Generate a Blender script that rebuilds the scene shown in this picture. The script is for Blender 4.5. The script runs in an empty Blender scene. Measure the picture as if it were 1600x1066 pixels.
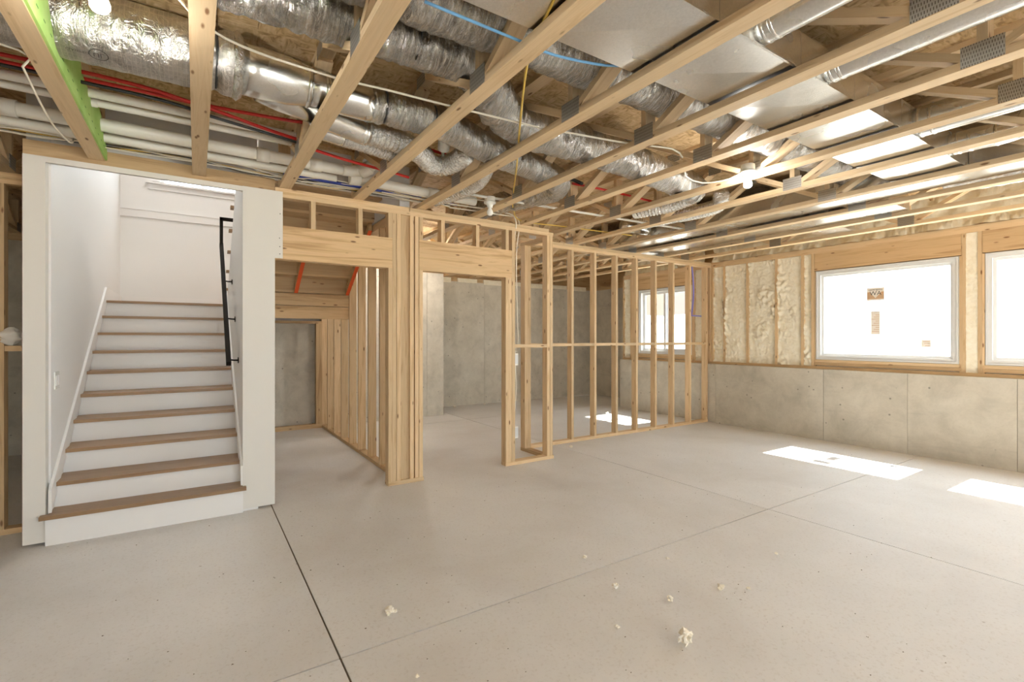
import bpy, bmesh, math, random
from mathutils import Vector, Matrix, noise

# ------------------------------------------------------------------ camera, world, sun, exposure
scene = bpy.context.scene
C = scene.collection
random.seed(7)

cam_d = bpy.data.cameras.new('camera')
cam = bpy.data.objects.new('camera', cam_d)
C.objects.link(cam)
cam.location = (0, 0, 1.376)
cam.rotation_euler = (math.radians(90), 0, math.radians(-33.05))
cam_d.sensor_width = 36
cam_d.lens = 758.7 / 1600 * 36
cam_d.shift_y = -4.3 / 1600
cam_d.clip_start = 0.02
cam_d.clip_end = 300
scene.camera = cam

world = bpy.data.worlds.new('sky')
scene.world = world
world.use_nodes = True
bg = world.node_tree.nodes['Background']
bg.inputs[0].default_value = (0.80, 0.91, 1.0, 1)
bg.inputs[1].default_value = 1.2

sun_d = bpy.data.lights.new('sun', 'SUN')
sun_d.energy = 3.6
sun_d.color = (1.0, 0.95, 0.87)
sun_d.angle = math.radians(0.6)
sun = bpy.data.objects.new('sun', sun_d)
C.objects.link(sun)
sun.location = (20, 2, 20)
SUN_EL = math.radians(54.3)
sun.rotation_euler = Vector((math.cos(SUN_EL), 0, math.sin(SUN_EL))).to_track_quat('Z', 'Y').to_euler()

BULB = 62.0          # emission strength of a bare bulb
scene.view_settings.view_transform = 'Standard'
scene.view_settings.look = 'None'
scene.view_settings.gamma = 1
scene.view_settings.use_curve_mapping = False
scene.view_settings.exposure = 3.08
scene.cycles.max_bounces = 8
scene.cycles.diffuse_bounces = 5
scene.cycles.glossy_bounces = 4
scene.cycles.transparent_max_bounces = 12
scene.cycles.caustics_reflective = False
scene.cycles.caustics_refractive = False
scene.cycles.sample_clamp_indirect = 6.0

# ------------------------------------------------------------------ helpers
WM = {}


def put(o, par, mw):
    C.objects.link(o)
    WM[o] = mw
    if par is not None:
        o.parent = par
        o.matrix_basis = WM[par].inverted() @ mw
    else:
        o.matrix_basis = mw
    return o


def tag(o, label=None, cat=None, group=None, kind=None):
    if label:
        o['label'] = label
    if cat:
        o['category'] = cat
    if group:
        o['group'] = group
    if kind:
        o['kind'] = kind
    return o


def thing(name, loc, label, cat, group=None, kind=None):
    o = bpy.data.objects.new(name, None)
    o.empty_display_size = 0.1
    put(o, None, Matrix.Translation(loc))
    return tag(o, label, cat, group, kind)


CACHE = {}


def box_mesh(l, w, t, mat):
    key = (round(l, 4), round(w, 4), round(t, 4), mat.name)
    if key not in CACHE:
        x, y, z = l / 2, w / 2, t / 2
        v = [(-x, -y, -z), (x, -y, -z), (x, y, -z), (-x, y, -z), (-x, -y, z), (x, -y, z), (x, y, z), (-x, y, z)]
        f = [(0, 3, 2, 1), (4, 5, 6, 7), (0, 1, 5, 4), (1, 2, 6, 5), (2, 3, 7, 6), (3, 0, 4, 7)]
        me = bpy.data.meshes.new('board')
        me.from_pydata(v, [], f)
        me.materials.append(mat)
        CACHE[key] = me
    return CACHE[key]


def bar(name, a, b, w, t, mat, par=None, side=(1, 0, 0)):
    """box from a to b; w measured along `side`, t along the third axis"""
    a, b = Vector(a), Vector(b)
    d = (b - a)
    l = d.length
    x = d.normalized()
    y = Vector(side)
    y = (y - x * y.dot(x)).normalized()
    z = x.cross(y)
    m = Matrix((x, y, z)).transposed().to_4x4()
    m.translation = (a + b) / 2
    o = bpy.data.objects.new(name, box_mesh(l, w, t, mat))
    return put(o, par, m)


def bx(name, lo, hi, mat, par=None):
    """axis aligned board; the grain (local x) runs along its longest side"""
    lo, hi = Vector(lo), Vector(hi)
    c, s = (lo + hi) / 2, hi - lo
    ax = max(range(3), key=lambda i: s[i])
    E3 = [Vector((1, 0, 0)), Vector((0, 1, 0)), Vector((0, 0, 1))]
    x = E3[ax]
    y = E3[(ax + 1) % 3]
    z = E3[(ax + 2) % 3]
    m = Matrix((x, y, z)).transposed().to_4x4()
    m.translation = c
    o = bpy.data.objects.new(name, box_mesh(s[ax], s[(ax + 1) % 3], s[(ax + 2) % 3], mat))
    return put(o, par, m)


def mesh_obj(name, v, f, mat, par=None, loc=(0, 0, 0), smooth=False):
    loc = Vector(loc)
    me = bpy.data.meshes.new(name)
    me.from_pydata([tuple(Vector(p) - loc) for p in v], [], f)
    me.materials.append(mat)
    if smooth:
        me.polygons.foreach_set('use_smooth', [True] * len(me.polygons))
    me.validate()
    o = bpy.data.objects.new(name, me)
    return put(o, par, Matrix.Translation(loc))


def prism(name, poly, axis, a, b, mat, par=None):
    """extrude polygon (list of 2D) along axis 'x' (poly = y,z) / 'y' (x,z) / 'z' (x,y) from a to b"""
    def P(u, v, w):
        return {'x': (w, u, v), 'y': (u, w, v), 'z': (u, v, w)}[axis]
    n = len(poly)
    vs = [P(u, v, a) for u, v in poly] + [P(u, v, b) for u, v in poly]
    fs = [tuple(range(n)), tuple(range(2 * n - 1, n - 1, -1))]
    fs += [(i, i + n, (i + 1) % n + n, (i + 1) % n) for i in range(n)]
    bm = bmesh.new()
    bv = [bm.verts.new(p) for p in vs]
    for q in fs:
        bm.faces.new([bv[i] for i in q])
    bmesh.ops.recalc_face_normals(bm, faces=bm.faces)
    me = bpy.data.meshes.new(name)
    cen = sum((Vector(p) for p in vs), Vector()) / len(vs)
    for q in bm.verts:
        q.co -= cen
    bm.to_mesh(me)
    bm.free()
    me.materials.append(mat)
    o = bpy.data.objects.new(name, me)
    return put(o, par, Matrix.Translation(cen))


def spline(pts, step):
    """Catmull-Rom through pts, resampled about every `step`"""
    P = [Vector(p) for p in pts]
    if len(P) == 2:
        n = max(1, int((P[1] - P[0]).length / step))
        return [P[0].lerp(P[1], i / n) for i in range(n + 1)]
    Q = [P[0] * 2 - P[1]] + P + [P[-1] * 2 - P[-2]]
    out = []
    for i in range(1, len(Q) - 2):
        p0, p1, p2, p3 = Q[i - 1:i + 3]
        n = max(2, int((p2 - p1).length / step))
        for k in range(n):
            t = k / n
            out.append(0.5 * ((2 * p1) + (p2 - p0) * t + (2 * p0 - 5 * p1 + 4 * p2 - p3) * t * t + (3 * p1 - p0 - 3 * p2 + p3) * t ** 3))
    out.append(P[-1])
    return out


def tube(name, pts, r, mat, par=None, seg=10, step=0.05, rf=None, wr=0.0, seed=0.0, loc=None):
    """tube along a smooth path; rf(s, length) gives the radius, wr adds crumple"""
    path = spline(pts, step)
    n = len(path)
    s = [0.0]
    for i in range(1, n):
        s.append(s[-1] + (path[i] - path[i - 1]).length)
    T = [(path[min(i + 1, n - 1)] - path[max(i - 1, 0)]).normalized() for i in range(n)]
    u = T[0].orthogonal().normalized()
    if abs(T[0].z) < 0.9:
        u = (Vector((0, 0, 1)) - T[0] * T[0].z).normalized()
    v, f = [], []
    for i in range(n):
        u = (u - T[i] * u.dot(T[i])).normalized()
        w = T[i].cross(u)
        rr = rf(s[i], s[-1]) if rf else r
        for k in range(seg):
            a = 2 * math.pi * k / seg
            q = rr
            if wr:
                q *= 1 + wr * (noise.noise(Vector((s[i] * 26, math.cos(a) * 2.2, math.sin(a) * 2.2 + seed)))
                               + 0.7 * noise.noise(Vector((s[i] * 7 + seed, math.cos(a) * 1.4, math.sin(a) * 1.4))))
            v.append(path[i] + (u * math.cos(a) + w * math.sin(a)) * q)
    for i in range(n - 1):
        for k in range(seg):
            k2 = (k + 1) % seg
            f.append((i * seg + k, i * seg + k2, (i + 1) * seg + k2, (i + 1) * seg + k))
    f.append(tuple(range(seg - 1, -1, -1)))
    f.append(tuple(range((n - 1) * seg, n * seg)))
    if loc is None:
        loc = path[0]
    return mesh_obj(name, v, f, mat, par, loc, True)


def lathe(name, prof, mat, par, loc, axis=(0, 0, 1), seg=24, smooth=True):
    """revolve (r, h) profile about axis through loc"""
    ax = Vector(axis).normalized()
    u = ax.orthogonal().normalized()
    w = ax.cross(u)
    loc = Vector(loc)
    v, f = [], []
    for r, h in prof:
        for k in range(seg):
            a = 2 * math.pi * k / seg
            v.append(loc + ax * h + (u * math.cos(a) + w * math.sin(a)) * max(r, 1e-4))
    n = len(prof)
    for i in range(n - 1):
        for k in range(seg):
            k2 = (k + 1) % seg
            f.append((i * seg + k, i * seg + k2, (i + 1) * seg + k2, (i + 1) * seg + k))
    f.append(tuple(range(seg - 1, -1, -1)))
    f.append(tuple(range((n - 1) * seg, n * seg)))
    o = mesh_obj(name, v, f, mat, par, loc, smooth)
    return o


def text_mesh(s, size):
    cu = bpy.data.curves.new('lettering', 'FONT')
    cu.body = s
    cu.size = size
    cu.align_x = 'CENTER'
    cu.align_y = 'CENTER'
    o = bpy.data.objects.new('lettering', cu)
    C.objects.link(o)
    bpy.context.view_layer.update()
    dg = bpy.context.evaluated_depsgraph_get()
    me = bpy.data.meshes.new_from_object(o.evaluated_get(dg))
    v = [tuple(p.co) for p in me.vertices]
    f = [tuple(p.vertices) for p in me.polygons]
    bpy.data.objects.remove(o)
    bpy.data.meshes.remove(me)
    return v, f


# ------------------------------------------------------------------ materials
MATS = {}


def new_mat(name, col, rough=0.6, metal=0.0):
    m = bpy.data.materials.new(name)
    m.use_nodes = True
    nt = m.node_tree
    b = nt.nodes['Principled BSDF']
    b.inputs['Base Color'].default_value = (*col, 1)
    b.inputs['Roughness'].default_value = rough
    b.inputs['Metallic'].default_value = metal
    MATS[name] = m
    return m, nt, b


def N(nt, t, **kw):
    n = nt.nodes.new(t)
    for k, v in kw.items():
        setattr(n, k, v)
    return n


def coords(nt, scale=(1, 1, 1), rnd=True, what='Object'):
    tc = N(nt, 'ShaderNodeTexCoord')
    mp = N(nt, 'ShaderNodeMapping')
    mp.inputs['Scale'].default_value = scale
    nt.links.new(tc.outputs[what], mp.inputs['Vector'])
    if rnd:
        oi = N(nt, 'ShaderNodeObjectInfo')
        mu = N(nt, 'ShaderNodeMath', operation='MULTIPLY')
        mu.inputs[1].default_value = 37.0
        cb = N(nt, 'ShaderNodeCombineXYZ')
        nt.links.new(oi.outputs['Random'], mu.inputs[0])
        for i in range(3):
            nt.links.new(mu.outputs[0], cb.inputs[i])
        nt.links.new(cb.outputs[0], mp.inputs['Location'])
    return mp.outputs['Vector']


def noise_tex(nt, vec, scale, detail=4, rough=0.55, dist=0.0):
    n = N(nt, 'ShaderNodeTexNoise')
    n.inputs['Scale'].default_value = scale
    n.inputs['Detail'].default_value = detail
    n.inputs['Roughness'].default_value = rough
    n.inputs['Distortion'].default_value = dist
    nt.links.new(vec, n.inputs['Vector'])
    return n.outputs['Fac']


def ramp(nt, fac, stops):
    r = N(nt, 'ShaderNodeValToRGB')
    el = r.color_ramp.elements
    while len(el) < len(stops):
        el.new(0.5)
    for e, (p, c) in zip(el, stops):
        e.position = p
        e.color = (*c, 1) if len(c) == 3 else c
    nt.links.new(fac, r.inputs[0])
    return r.outputs['Color']


def mix(nt, fac, a, b, mode='MIX'):
    m = N(nt, 'ShaderNodeMix', data_type='RGBA', blend_type=mode)
    for s, v in ((m.inputs['Factor'], fac), (m.inputs['A'], a), (m.inputs['B'], b)):
        if isinstance(v, (int, float)):
            s.default_value = v
        elif isinstance(v, tuple):
            s.default_value = (*v, 1)
        else:
            nt.links.new(v, s)
    return m.outputs['Result']


def bump(nt, b, h, strength=0.3, dist=0.01):
    n = N(nt, 'ShaderNodeBump')
    n.inputs['Strength'].default_value = strength
    n.inputs['Distance'].default_value = dist
    nt.links.new(h, n.inputs['Height'])
    nt.links.new(n.outputs[0], b.inputs['Normal'])


def wood(name, light, dark, knot=(0.22, 0.11, 0.045), rough=0.65, grain=1.0, knots=True):
    m, nt, b = new_mat(name, light, rough)
    v = coords(nt, (1.2 * grain, 22 * grain, 22 * grain))
    g = noise_tex(nt, v, 1.6, 5, 0.6, 0.6)
    v2 = coords(nt, (0.7, 1.6, 1.6))
    g2 = noise_tex(nt, v2, 1.3, 2)
    c = ramp(nt, g, [(0.34, dark), (0.50, light), (0.60, tuple(x * 0.93 for x in light)), (0.70, tuple(0.5 * (x + y) for x, y in zip(light, dark)))])
    c = mix(nt, g2, c, mix(nt, 0.5, c, tuple(x * 0.80 for x in light)))
    oi = N(nt, 'ShaderNodeObjectInfo')
    hv = N(nt, 'ShaderNodeHueSaturation')
    mr = N(nt, 'ShaderNodeMapRange')
    mr.inputs['To Min'].default_value = 0.86
    mr.inputs['To Max'].default_value = 1.10
    nt.links.new(oi.outputs['Random'], mr.inputs['Value'])
    nt.links.new(mr.outputs[0], hv.inputs['Value'])
    nt.links.new(c, hv.inputs['Color'])
    c = hv.outputs['Color']
    if knots:
        vo = N(nt, 'ShaderNodeTexVoronoi')
        vo.inputs['Scale'].default_value = 1.0
        nt.links.new(coords(nt, (4.2, 13.0, 13.0)), vo.inputs['Vector'])
        k = ramp(nt, vo.outputs['Distance'], [(0.07, (1, 1, 1)), (0.13, (0, 0, 0))])
        c = mix(nt, k, c, knot)
    nt.links.new(c, b.inputs['Base Color'])
    bump(nt, b, g, 0.12, 0.004)
    return m


M_WOOD = wood('spruce_lumber', (0.73, 0.53, 0.31), (0.53, 0.34, 0.165))
M_WOOD2 = wood('fir_beam', (0.68, 0.47, 0.255), (0.42, 0.245, 0.105), grain=0.55)
M_TRUSS = wood('truss_lumber', (0.80, 0.60, 0.365), (0.66, 0.46, 0.25))
M_OAK = wood('oak_tread', (0.36, 0.215, 0.105), (0.25, 0.14, 0.065), knots=False, rough=0.4)
M_PLY = wood('stair_plywood', (0.58, 0.40, 0.22), (0.46, 0.30, 0.15), grain=0.4)

# oriented strand board
m, nt, b = new_mat('strand_board', (0.6, 0.42, 0.22), 0.75)
vA = coords(nt, (9, 34, 9))
vB = coords(nt, (34, 9, 9))
gA = noise_tex(nt, vA, 1.0, 2, 0.5, 1.2)
gB = noise_tex(nt, vB, 1.0, 2, 0.5, 1.2)
sel = noise_tex(nt, coords(nt, (14, 14, 14)), 1.0, 1)
mx = N(nt, 'ShaderNodeMix', data_type='FLOAT')
nt.links.new(ramp(nt, sel, [(0.46, (0, 0, 0)), (0.54, (1, 1, 1))]), mx.inputs['Factor'])
nt.links.new(gA, mx.inputs['A'])
nt.links.new(gB, mx.inputs['B'])
nt.links.new(ramp(nt, mx.outputs['Result'], [(0.30, (0.36, 0.22, 0.09)), (0.46, (0.58, 0.39, 0.19)), (0.66, (0.72, 0.53, 0.30))]), b.inputs['Base Color'])
bump(nt, b, mx.outputs['Result'], 0.2, 0.004)
M_OSB = m

# concrete slab
m, nt, b = new_mat('slab_concrete', (0.6, 0.55, 0.5), 0.55)
v = coords(nt, (1, 1, 1), rnd=False)
a = noise_tex(nt, v, 0.9, 6, 0.62, 0.3)
s = noise_tex(nt, v, 60, 3, 0.7)
tr = noise_tex(nt, coords(nt, (0.5, 3.2, 1), rnd=False), 1.6, 5, 0.6, 0.5)
c = ramp(nt, a, [(0.30, (0.655, 0.628, 0.600)), (0.52, (0.735, 0.718, 0.702)), (0.72, (0.785, 0.776, 0.768))])
c = mix(nt, ramp(nt, tr, [(0.50, (0, 0, 0)), (0.72, (0.45, 0.45, 0.45))]), c, (0.80, 0.785, 0.765))
c = mix(nt, ramp(nt, s, [(0.30, (0.35, 0.35, 0.35)), (0.46, (0, 0, 0))]), c, (0.48, 0.42, 0.36))
vo = N(nt, 'ShaderNodeTexVoronoi')
vo.inputs['Scale'].default_value = 5.0
nt.links.new(v, vo.inputs['Vector'])
sp = ramp(nt, vo.outputs['Distance'], [(0.015, (0.75, 0.75, 0.75)), (0.045, (0, 0, 0))])
c = mix(nt, sp, c, (0.30, 0.24, 0.19))
nt.links.new(c, b.inputs['Base Color'])
nt.links.new(ramp(nt, a, [(0.3, (0.50, 0.50, 0.50)), (0.7, (0.68, 0.68, 0.68))]), b.inputs['Roughness'])
bump(nt, b, s, 0.05, 0.002)
M_SLAB = m
M_DARKCON = new_mat('joint_dirt', (0.13, 0.10, 0.07), 0.9)[0]

# poured wall concrete


def wall_concrete(name, k, warm):
    m, nt, b = new_mat(name, (0.4, 0.38, 0.34), 0.8)
    v = coords(nt, (1, 1, 1), rnd=True)
    a = noise_tex(nt, v, 3.0, 8, 0.68, 0.4)
    st = noise_tex(nt, coords(nt, (2.6, 2.6, 0.35)), 2.0, 5, 0.65, 0.3)
    fine = noise_tex(nt, v, 45, 3, 0.7)
    base = [(0.36 * k, 0.338 * k, 0.292 * k), (0.45 * k, 0.424 * k, 0.372 * k), (0.52 * k, 0.495 * k, 0.44 * k)]
    base = [(r * warm[0], g * warm[1], bl * warm[2]) for r, g, bl in base]
    c = ramp(nt, a, [(0.30, base[0]), (0.50, base[1]), (0.72, base[2])])
    c = mix(nt, ramp(nt, st, [(0.56, (0, 0, 0)), (0.76, (0.5, 0.5, 0.5))]), c, tuple(x * 0.62 for x in base[1]))
    c = mix(nt, ramp(nt, fine, [(0.3, (0.25, 0.25, 0.25)), (0.5, (0, 0, 0))]), c, base[0])
    vo = N(nt, 'ShaderNodeTexVoronoi')
    vo.inputs['Scale'].default_value = 7.0
    nt.links.new(v, vo.inputs['Vector'])
    c = mix(nt, ramp(nt, vo.outputs['Distance'], [(0.05, (0.8, 0.8, 0.8)), (0.10, (0, 0, 0))]), c, tuple(x * 0.4 for x in base[0]))
    nt.links.new(c, b.inputs['Base Color'])
    bump(nt, b, fine, 0.15, 0.004)
    return m


M_CONC = wall_concrete('ledge_concrete', 1.16, (1.03, 1.0, 0.95))
M_CONC2 = wall_concrete('foundation_concrete', 1.32, (1.03, 1.0, 0.95))

m, nt, b = new_mat('spray_foam', (0.83, 0.74, 0.55), 0.75)
v = coords(nt, (1, 1, 1))
a = noise_tex(nt, v, 14, 5, 0.6)
nt.links.new(ramp(nt, a, [(0.3, (0.82, 0.74, 0.56)), (0.6, (0.90, 0.84, 0.69))]), b.inputs['Base Color'])
bump(nt, b, noise_tex(nt, v, 38, 5, 0.65, 0.5), 0.35, 0.02)
M_FOAM = m

m, nt, b = new_mat('drywall_paint', (0.80, 0.785, 0.765), 0.6)
v = coords(nt, (1, 1, 1))
bump(nt, b, noise_tex(nt, v, 90, 3), 0.06, 0.003)
M_WALL = m
m, nt, b = new_mat('primer_white', (0.74, 0.71, 0.66), 0.7)
bump(nt, b, noise_tex(nt, coords(nt), 120, 3), 0.08, 0.003)
M_PRIME = m
M_TRIM = new_mat('trim_paint', (0.82, 0.80, 0.78), 0.35)[0]
M_PAPER = new_mat('drywall_core', (0.33, 0.20, 0.20), 0.8)[0]
M_BLACK = new_mat('black_metal', (0.022, 0.018, 0.015), 0.75)[0]
M_BLACK.node_tree.nodes['Principled BSDF'].inputs['Specular IOR Level'].default_value = 0.15
M_VINYL = new_mat('window_vinyl', (0.70, 0.70, 0.69), 0.4)[0]
M_PVC = new_mat('pvc_plastic', (0.86, 0.83, 0.76), 0.35)[0]
M_RED = new_mat('red_pipe', (0.68, 0.03, 0.025), 0.35)[0]
M_REDPAINT = new_mat('red_paint', (0.72, 0.10, 0.02), 0.6)[0]
M_BLUE = new_mat('blue_pipe', (0.06, 0.10, 0.55), 0.35)[0]
M_PURPLE = new_mat('violet_pipe', (0.25, 0.24, 0.72), 0.35)[0]
M_LBLUE = new_mat('light_blue_jacket', (0.20, 0.47, 0.80), 0.4)[0]
M_YEL = new_mat('yellow_jacket', (0.80, 0.55, 0.10), 0.4)[0]
M_CABLE = new_mat('white_jacket', (0.80, 0.74, 0.62), 0.4)[0]
M_CBLK = new_mat('black_jacket', (0.03, 0.03, 0.03), 0.4)[0]
M_PORC = new_mat('porcelain', (0.86, 0.85, 0.80), 0.2)[0]
M_CLOTH = new_mat('rag_cloth', (0.72, 0.68, 0.62), 0.9)[0]
M_INK = new_mat('black_ink', (0.05, 0.045, 0.04), 0.6)[0]
M_STICK = new_mat('sticker_paper', (0.86, 0.80, 0.72), 0.6)[0]
M_STICKO = new_mat('sticker_tan', (0.62, 0.40, 0.24), 0.6)[0]
M_CHUNK = new_mat('foam_crumb', (0.86, 0.80, 0.68), 0.8)[0]
M_GRIT = new_mat('dirt_crumb', (0.16, 0.12, 0.09), 0.9)[0]

m, nt, b = new_mat('green_sheathing', (0.40, 0.66, 0.16), 0.7)
v = coords(nt, (1, 1, 1))
nt.links.new(ramp(nt, noise_tex(nt, v, 5, 4), [(0.3, (0.36, 0.62, 0.14)), (0.7, (0.50, 0.74, 0.24))]), b.inputs['Base Color'])
M_GREEN = m

m, nt, b = new_mat('galvanized_steel', (0.70, 0.70, 0.68), 0.3, 1.0)
v = coords(nt, (1, 1, 1))
vo = N(nt, 'ShaderNodeTexVoronoi')
vo.inputs['Scale'].default_value = 140
nt.links.new(v, vo.inputs['Vector'])
nt.links.new(ramp(nt, vo.outputs['Color'], [(0.0, (0.72, 0.72, 0.70)), (1.0, (0.82, 0.82, 0.80))]), b.inputs['Base Color'])
nt.links.new(ramp(nt, noise_tex(nt, v, 3, 3), [(0.3, (0.20, 0.20, 0.20)), (0.7, (0.30, 0.30, 0.30))]), b.inputs['Roughness'])
bump(nt, b, noise_tex(nt, v, 2.0, 1), 0.12, 0.02)
M_GALV = m

m, nt, b = new_mat('nail_plate_steel', (0.5, 0.49, 0.46), 0.4, 0.9)
v = coords(nt, (1, 1, 1), rnd=False)
br = N(nt, 'ShaderNodeTexBrick')
br.inputs['Scale'].default_value = 1.0
br.inputs['Mortar Size'].default_value = 0.0036
br.inputs['Brick Width'].default_value = 0.0095
br.inputs['Row Height'].default_value = 0.019
br.inputs['Color1'].default_value = (0.10, 0.09, 0.08, 1)
br.inputs['Color2'].default_value = (0.14, 0.12, 0.10, 1)
br.inputs['Mortar'].default_value = (0.55, 0.54, 0.51, 1)
mp = N(nt, 'ShaderNodeMapping')
nt.links.new(v, br.inputs['Vector'])
nt.links.new(br.outputs['Color'], b.inputs['Base Color'])
M_PLATE = m


def foil(name, base, rough, sc, strength, scrim=False):
    m, nt, b = new_mat(name, base, rough, 1.0)
    v = coords(nt, sc)
    h = noise_tex(nt, v, 1.0, 5, 0.65, 0.7)
    c = ramp(nt, h, [(0.3, tuple(x * 0.62 for x in base)), (0.6, base)])
    if scrim:
        v2 = coords(nt, (1, 1, 1), rnd=False, what='Object')
        br = N(nt, 'ShaderNodeTexBrick')
        br.offset = 0
        br.inputs['Scale'].default_value = 1
        br.inputs['Mortar Size'].default_value = 0.0016
        br.inputs['Brick Width'].default_value = 0.018
        br.inputs['Row Height'].default_value = 0.022
        br.inputs['Color1'].default_value = (0, 0, 0, 1)
        br.inputs['Color2'].default_value = (0, 0, 0, 1)
        br.inputs['Mortar'].default_value = (0.6, 0.6, 0.6, 1)
        nt.links.new(v2, br.inputs['Vector'])
        c = mix(nt, br.outputs['Color'], c, (0.74, 0.70, 0.66))
    nt.links.new(c, b.inputs['Base Color'])
    bump(nt, b, h, strength, 0.035)
    return m


M_FOIL = foil('insulated_flex_foil', (0.66, 0.64, 0.61), 0.20, (48, 9, 9), 1.0)
M_FOILY = foil('insulated_flex_foil_bend', (0.66, 0.64, 0.61), 0.22, (22, 22, 12), 1.0)
M_SCRIM = foil('scrim_foil', (0.62, 0.60, 0.58), 0.30, (20, 12, 12), 0.7, True)
M_SILVER = foil('bare_flex_foil', (0.88, 0.87, 0.84), 0.16, (40, 40, 40), 0.6)

m = bpy.data.materials.new('window_glass')
m.use_nodes = True
nt = m.node_tree
nt.nodes.remove(nt.nodes['Principled BSDF'])
tb = N(nt, 'ShaderNodeBsdfTransparent')
tb.inputs[0].default_value = (0.94, 0.96, 0.96, 1)
gb = N(nt, 'ShaderNodeBsdfGlossy')
gb.inputs['Roughness'].default_value = 0.02
ms = N(nt, 'ShaderNodeMixShader')
ms.inputs[0].default_value = 0.05
nt.links.new(tb.outputs[0], ms.inputs[1])
nt.links.new(gb.outputs[0], ms.inputs[2])
nt.links.new(ms.outputs[0], nt.nodes['Material Output'].inputs[0])
M_GLASS = m

m, nt, b = new_mat('lit_bulb', (1, 1, 1), 0.3)
b.inputs['Emission Color'].default_value = (1.0, 0.965, 0.91, 1)
b.inputs['Emission Strength'].default_value = BULB
M_BULB = m
M_BULBOFF = new_mat('bulb_glass_off', (0.88, 0.87, 0.83), 0.2)[0]

m, nt, b = new_mat('outdoor_ground', (0.62, 0.58, 0.52), 0.9)
nt.links.new(ramp(nt, noise_tex(nt, coords(nt), 0.6, 5), [(0.3, (0.55, 0.50, 0.44)), (0.7, (0.68, 0.64, 0.58))]), b.inputs['Base Color'])
M_GROUND = m
M_SIDING = new_mat('house_siding', (0.165, 0.122, 0.100), 0.8)[0]
M_SIDEW = new_mat('house_base', (0.86, 0.85, 0.83), 0.8)[0]
M_DGLASS = new_mat('dark_window', (0.06, 0.05, 0.05), 0.2)[0]

# ------------------------------------------------------------------ structure
ZB = 2.62          # underside of the trusses
ZT = 3.026         # underside of the subfloor
XW = 7.075         # concrete face under the windows
Y0 = -4.4          # rear of the room
X0 = -3.4          # left of the room

# floor: slabs between the saw-cut joints
flo = thing('floor', (0, 0, 0), 'smooth pale concrete basement floor with saw-cut joints', 'floor', kind='structure')
xs = [X0, 0.52, 3.86, 7.3]
ys = [Y0, 2.15, 7.3, 9.0]
G = 0.0045
for i in range(3):
    for j in range(3):
        bx('slab', (xs[i] + (G if i else 0), ys[j] + (G if j else 0), -0.06), (xs[i + 1] - G, ys[j + 1] - G, 0.0), M_SLAB, flo)
bx('slab', (7.3 + G, 6.95, -0.06), (8.40, 9.0, 0.0), M_SLAB, flo)
bx('joint_bed', (X0, Y0, -0.12), (8.40, 9.0, -0.006), M_DARKCON, flo)

# ceiling: strand board sheets over the trusses, with the stairwell left open
cei = thing('ceiling', (2, 2, ZT), 'strand board subfloor seen between the floor trusses', 'ceiling', kind='structure')
SX0, SX1, SY0, SY1 = -0.96, 1.63, 4.47, 8.10
row = 0
y = Y0
while y < 9.0:
    y2 = min(y + 1.219, 9.0)
    x = X0 - (1.2 if row % 2 else 0)
    while x < 9.0:
        x2 = x + 2.438
        lo, hi = max(x, X0), min(x2, 7.317 if y < 6.0 else 8.40)
        spans = [(lo, hi)]
        if y2 > SY0 + 0.05 and y < SY1:
            spans = [(lo, min(hi, SX0)), (max(lo, SX1), hi)]
        for a_, b_ in spans:
            if b_ - a_ > 0.05:
                bx('sheet', (a_ + 0.0015, y + 0.0015, ZT), (b_ - 0.0015, y2 - 0.0015, ZT + 0.018), M_OSB, cei)
        x = x2
    y = y2
    row += 1
# floor of the storey above closes the gaps
for lo, hi in (((X0, Y0, 0), (7.317, SY0, 0)), ((X0, SY0, 0), (SX0, 9.0, 0)), ((SX1, SY0, 0), (7.317, 9.0, 0)), ((7.317, 6.7, 0), (8.40, 9.0, 0)), ((SX0, SY1, 0), (SX1, 9.0, 0))):
    bx('upper_floor', (lo[0], lo[1], ZT + 0.0185), (hi[0], hi[1], ZT + 0.08), M_OSB, cei)
# strip of board between the last full row and the stairwell
bx('sheet', (SX0, 4.376, ZT), (SX1, SY0, ZT + 0.018), M_OSB, cei)


# ---- wall with the windows
wr = thing('wall_right', (XW, 2, 0), 'window wall with concrete base, timber framing and cream spray foam', 'wall', kind='structure')
ZC = 0.955
joints = [Y0, -2.6, -1.1, 0.43, 1.35, 2.27, 3.19, 4.81, 6.0, 6.93]
for a_, b_ in zip(joints, joints[1:]):
    bx('concrete_panel', (XW, a_ + 0.002, 0.0), (XW + 0.24, b_ - 0.002, ZC), M_CONC, wr)
bx('joint_bed', (XW + 0.008, Y0, 0.0), (XW + 0.23, 6.925, ZC - 0.004), M_DARKCON, wr)
XS = 7.165          # inner face of the studs
XE = 7.305          # outer face of the studs
FR_L, FR_H = Y0, 6.93
bx('sill_plate', (XS - 0.012, FR_L, ZC), (XE, FR_H, ZC + 0.038), M_WOOD2, wr)
bx('top_plate', (XS, FR_L, ZB - 0.038), (XE, FR_H, ZB), M_WOOD, wr)
bx('top_plate', (XS, FR_L, ZB - 0.076), (XE, FR_H, ZB - 0.038), M_WOOD, wr)
ZW0, ZW1 = 1.085, 2.297
WINS = [(1.83, 3.33), (0.115, 1.615), (5.33, 6.53), (-1.6, -0.10), (-3.3, -1.8)]
ZS = ZC + 0.038
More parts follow.
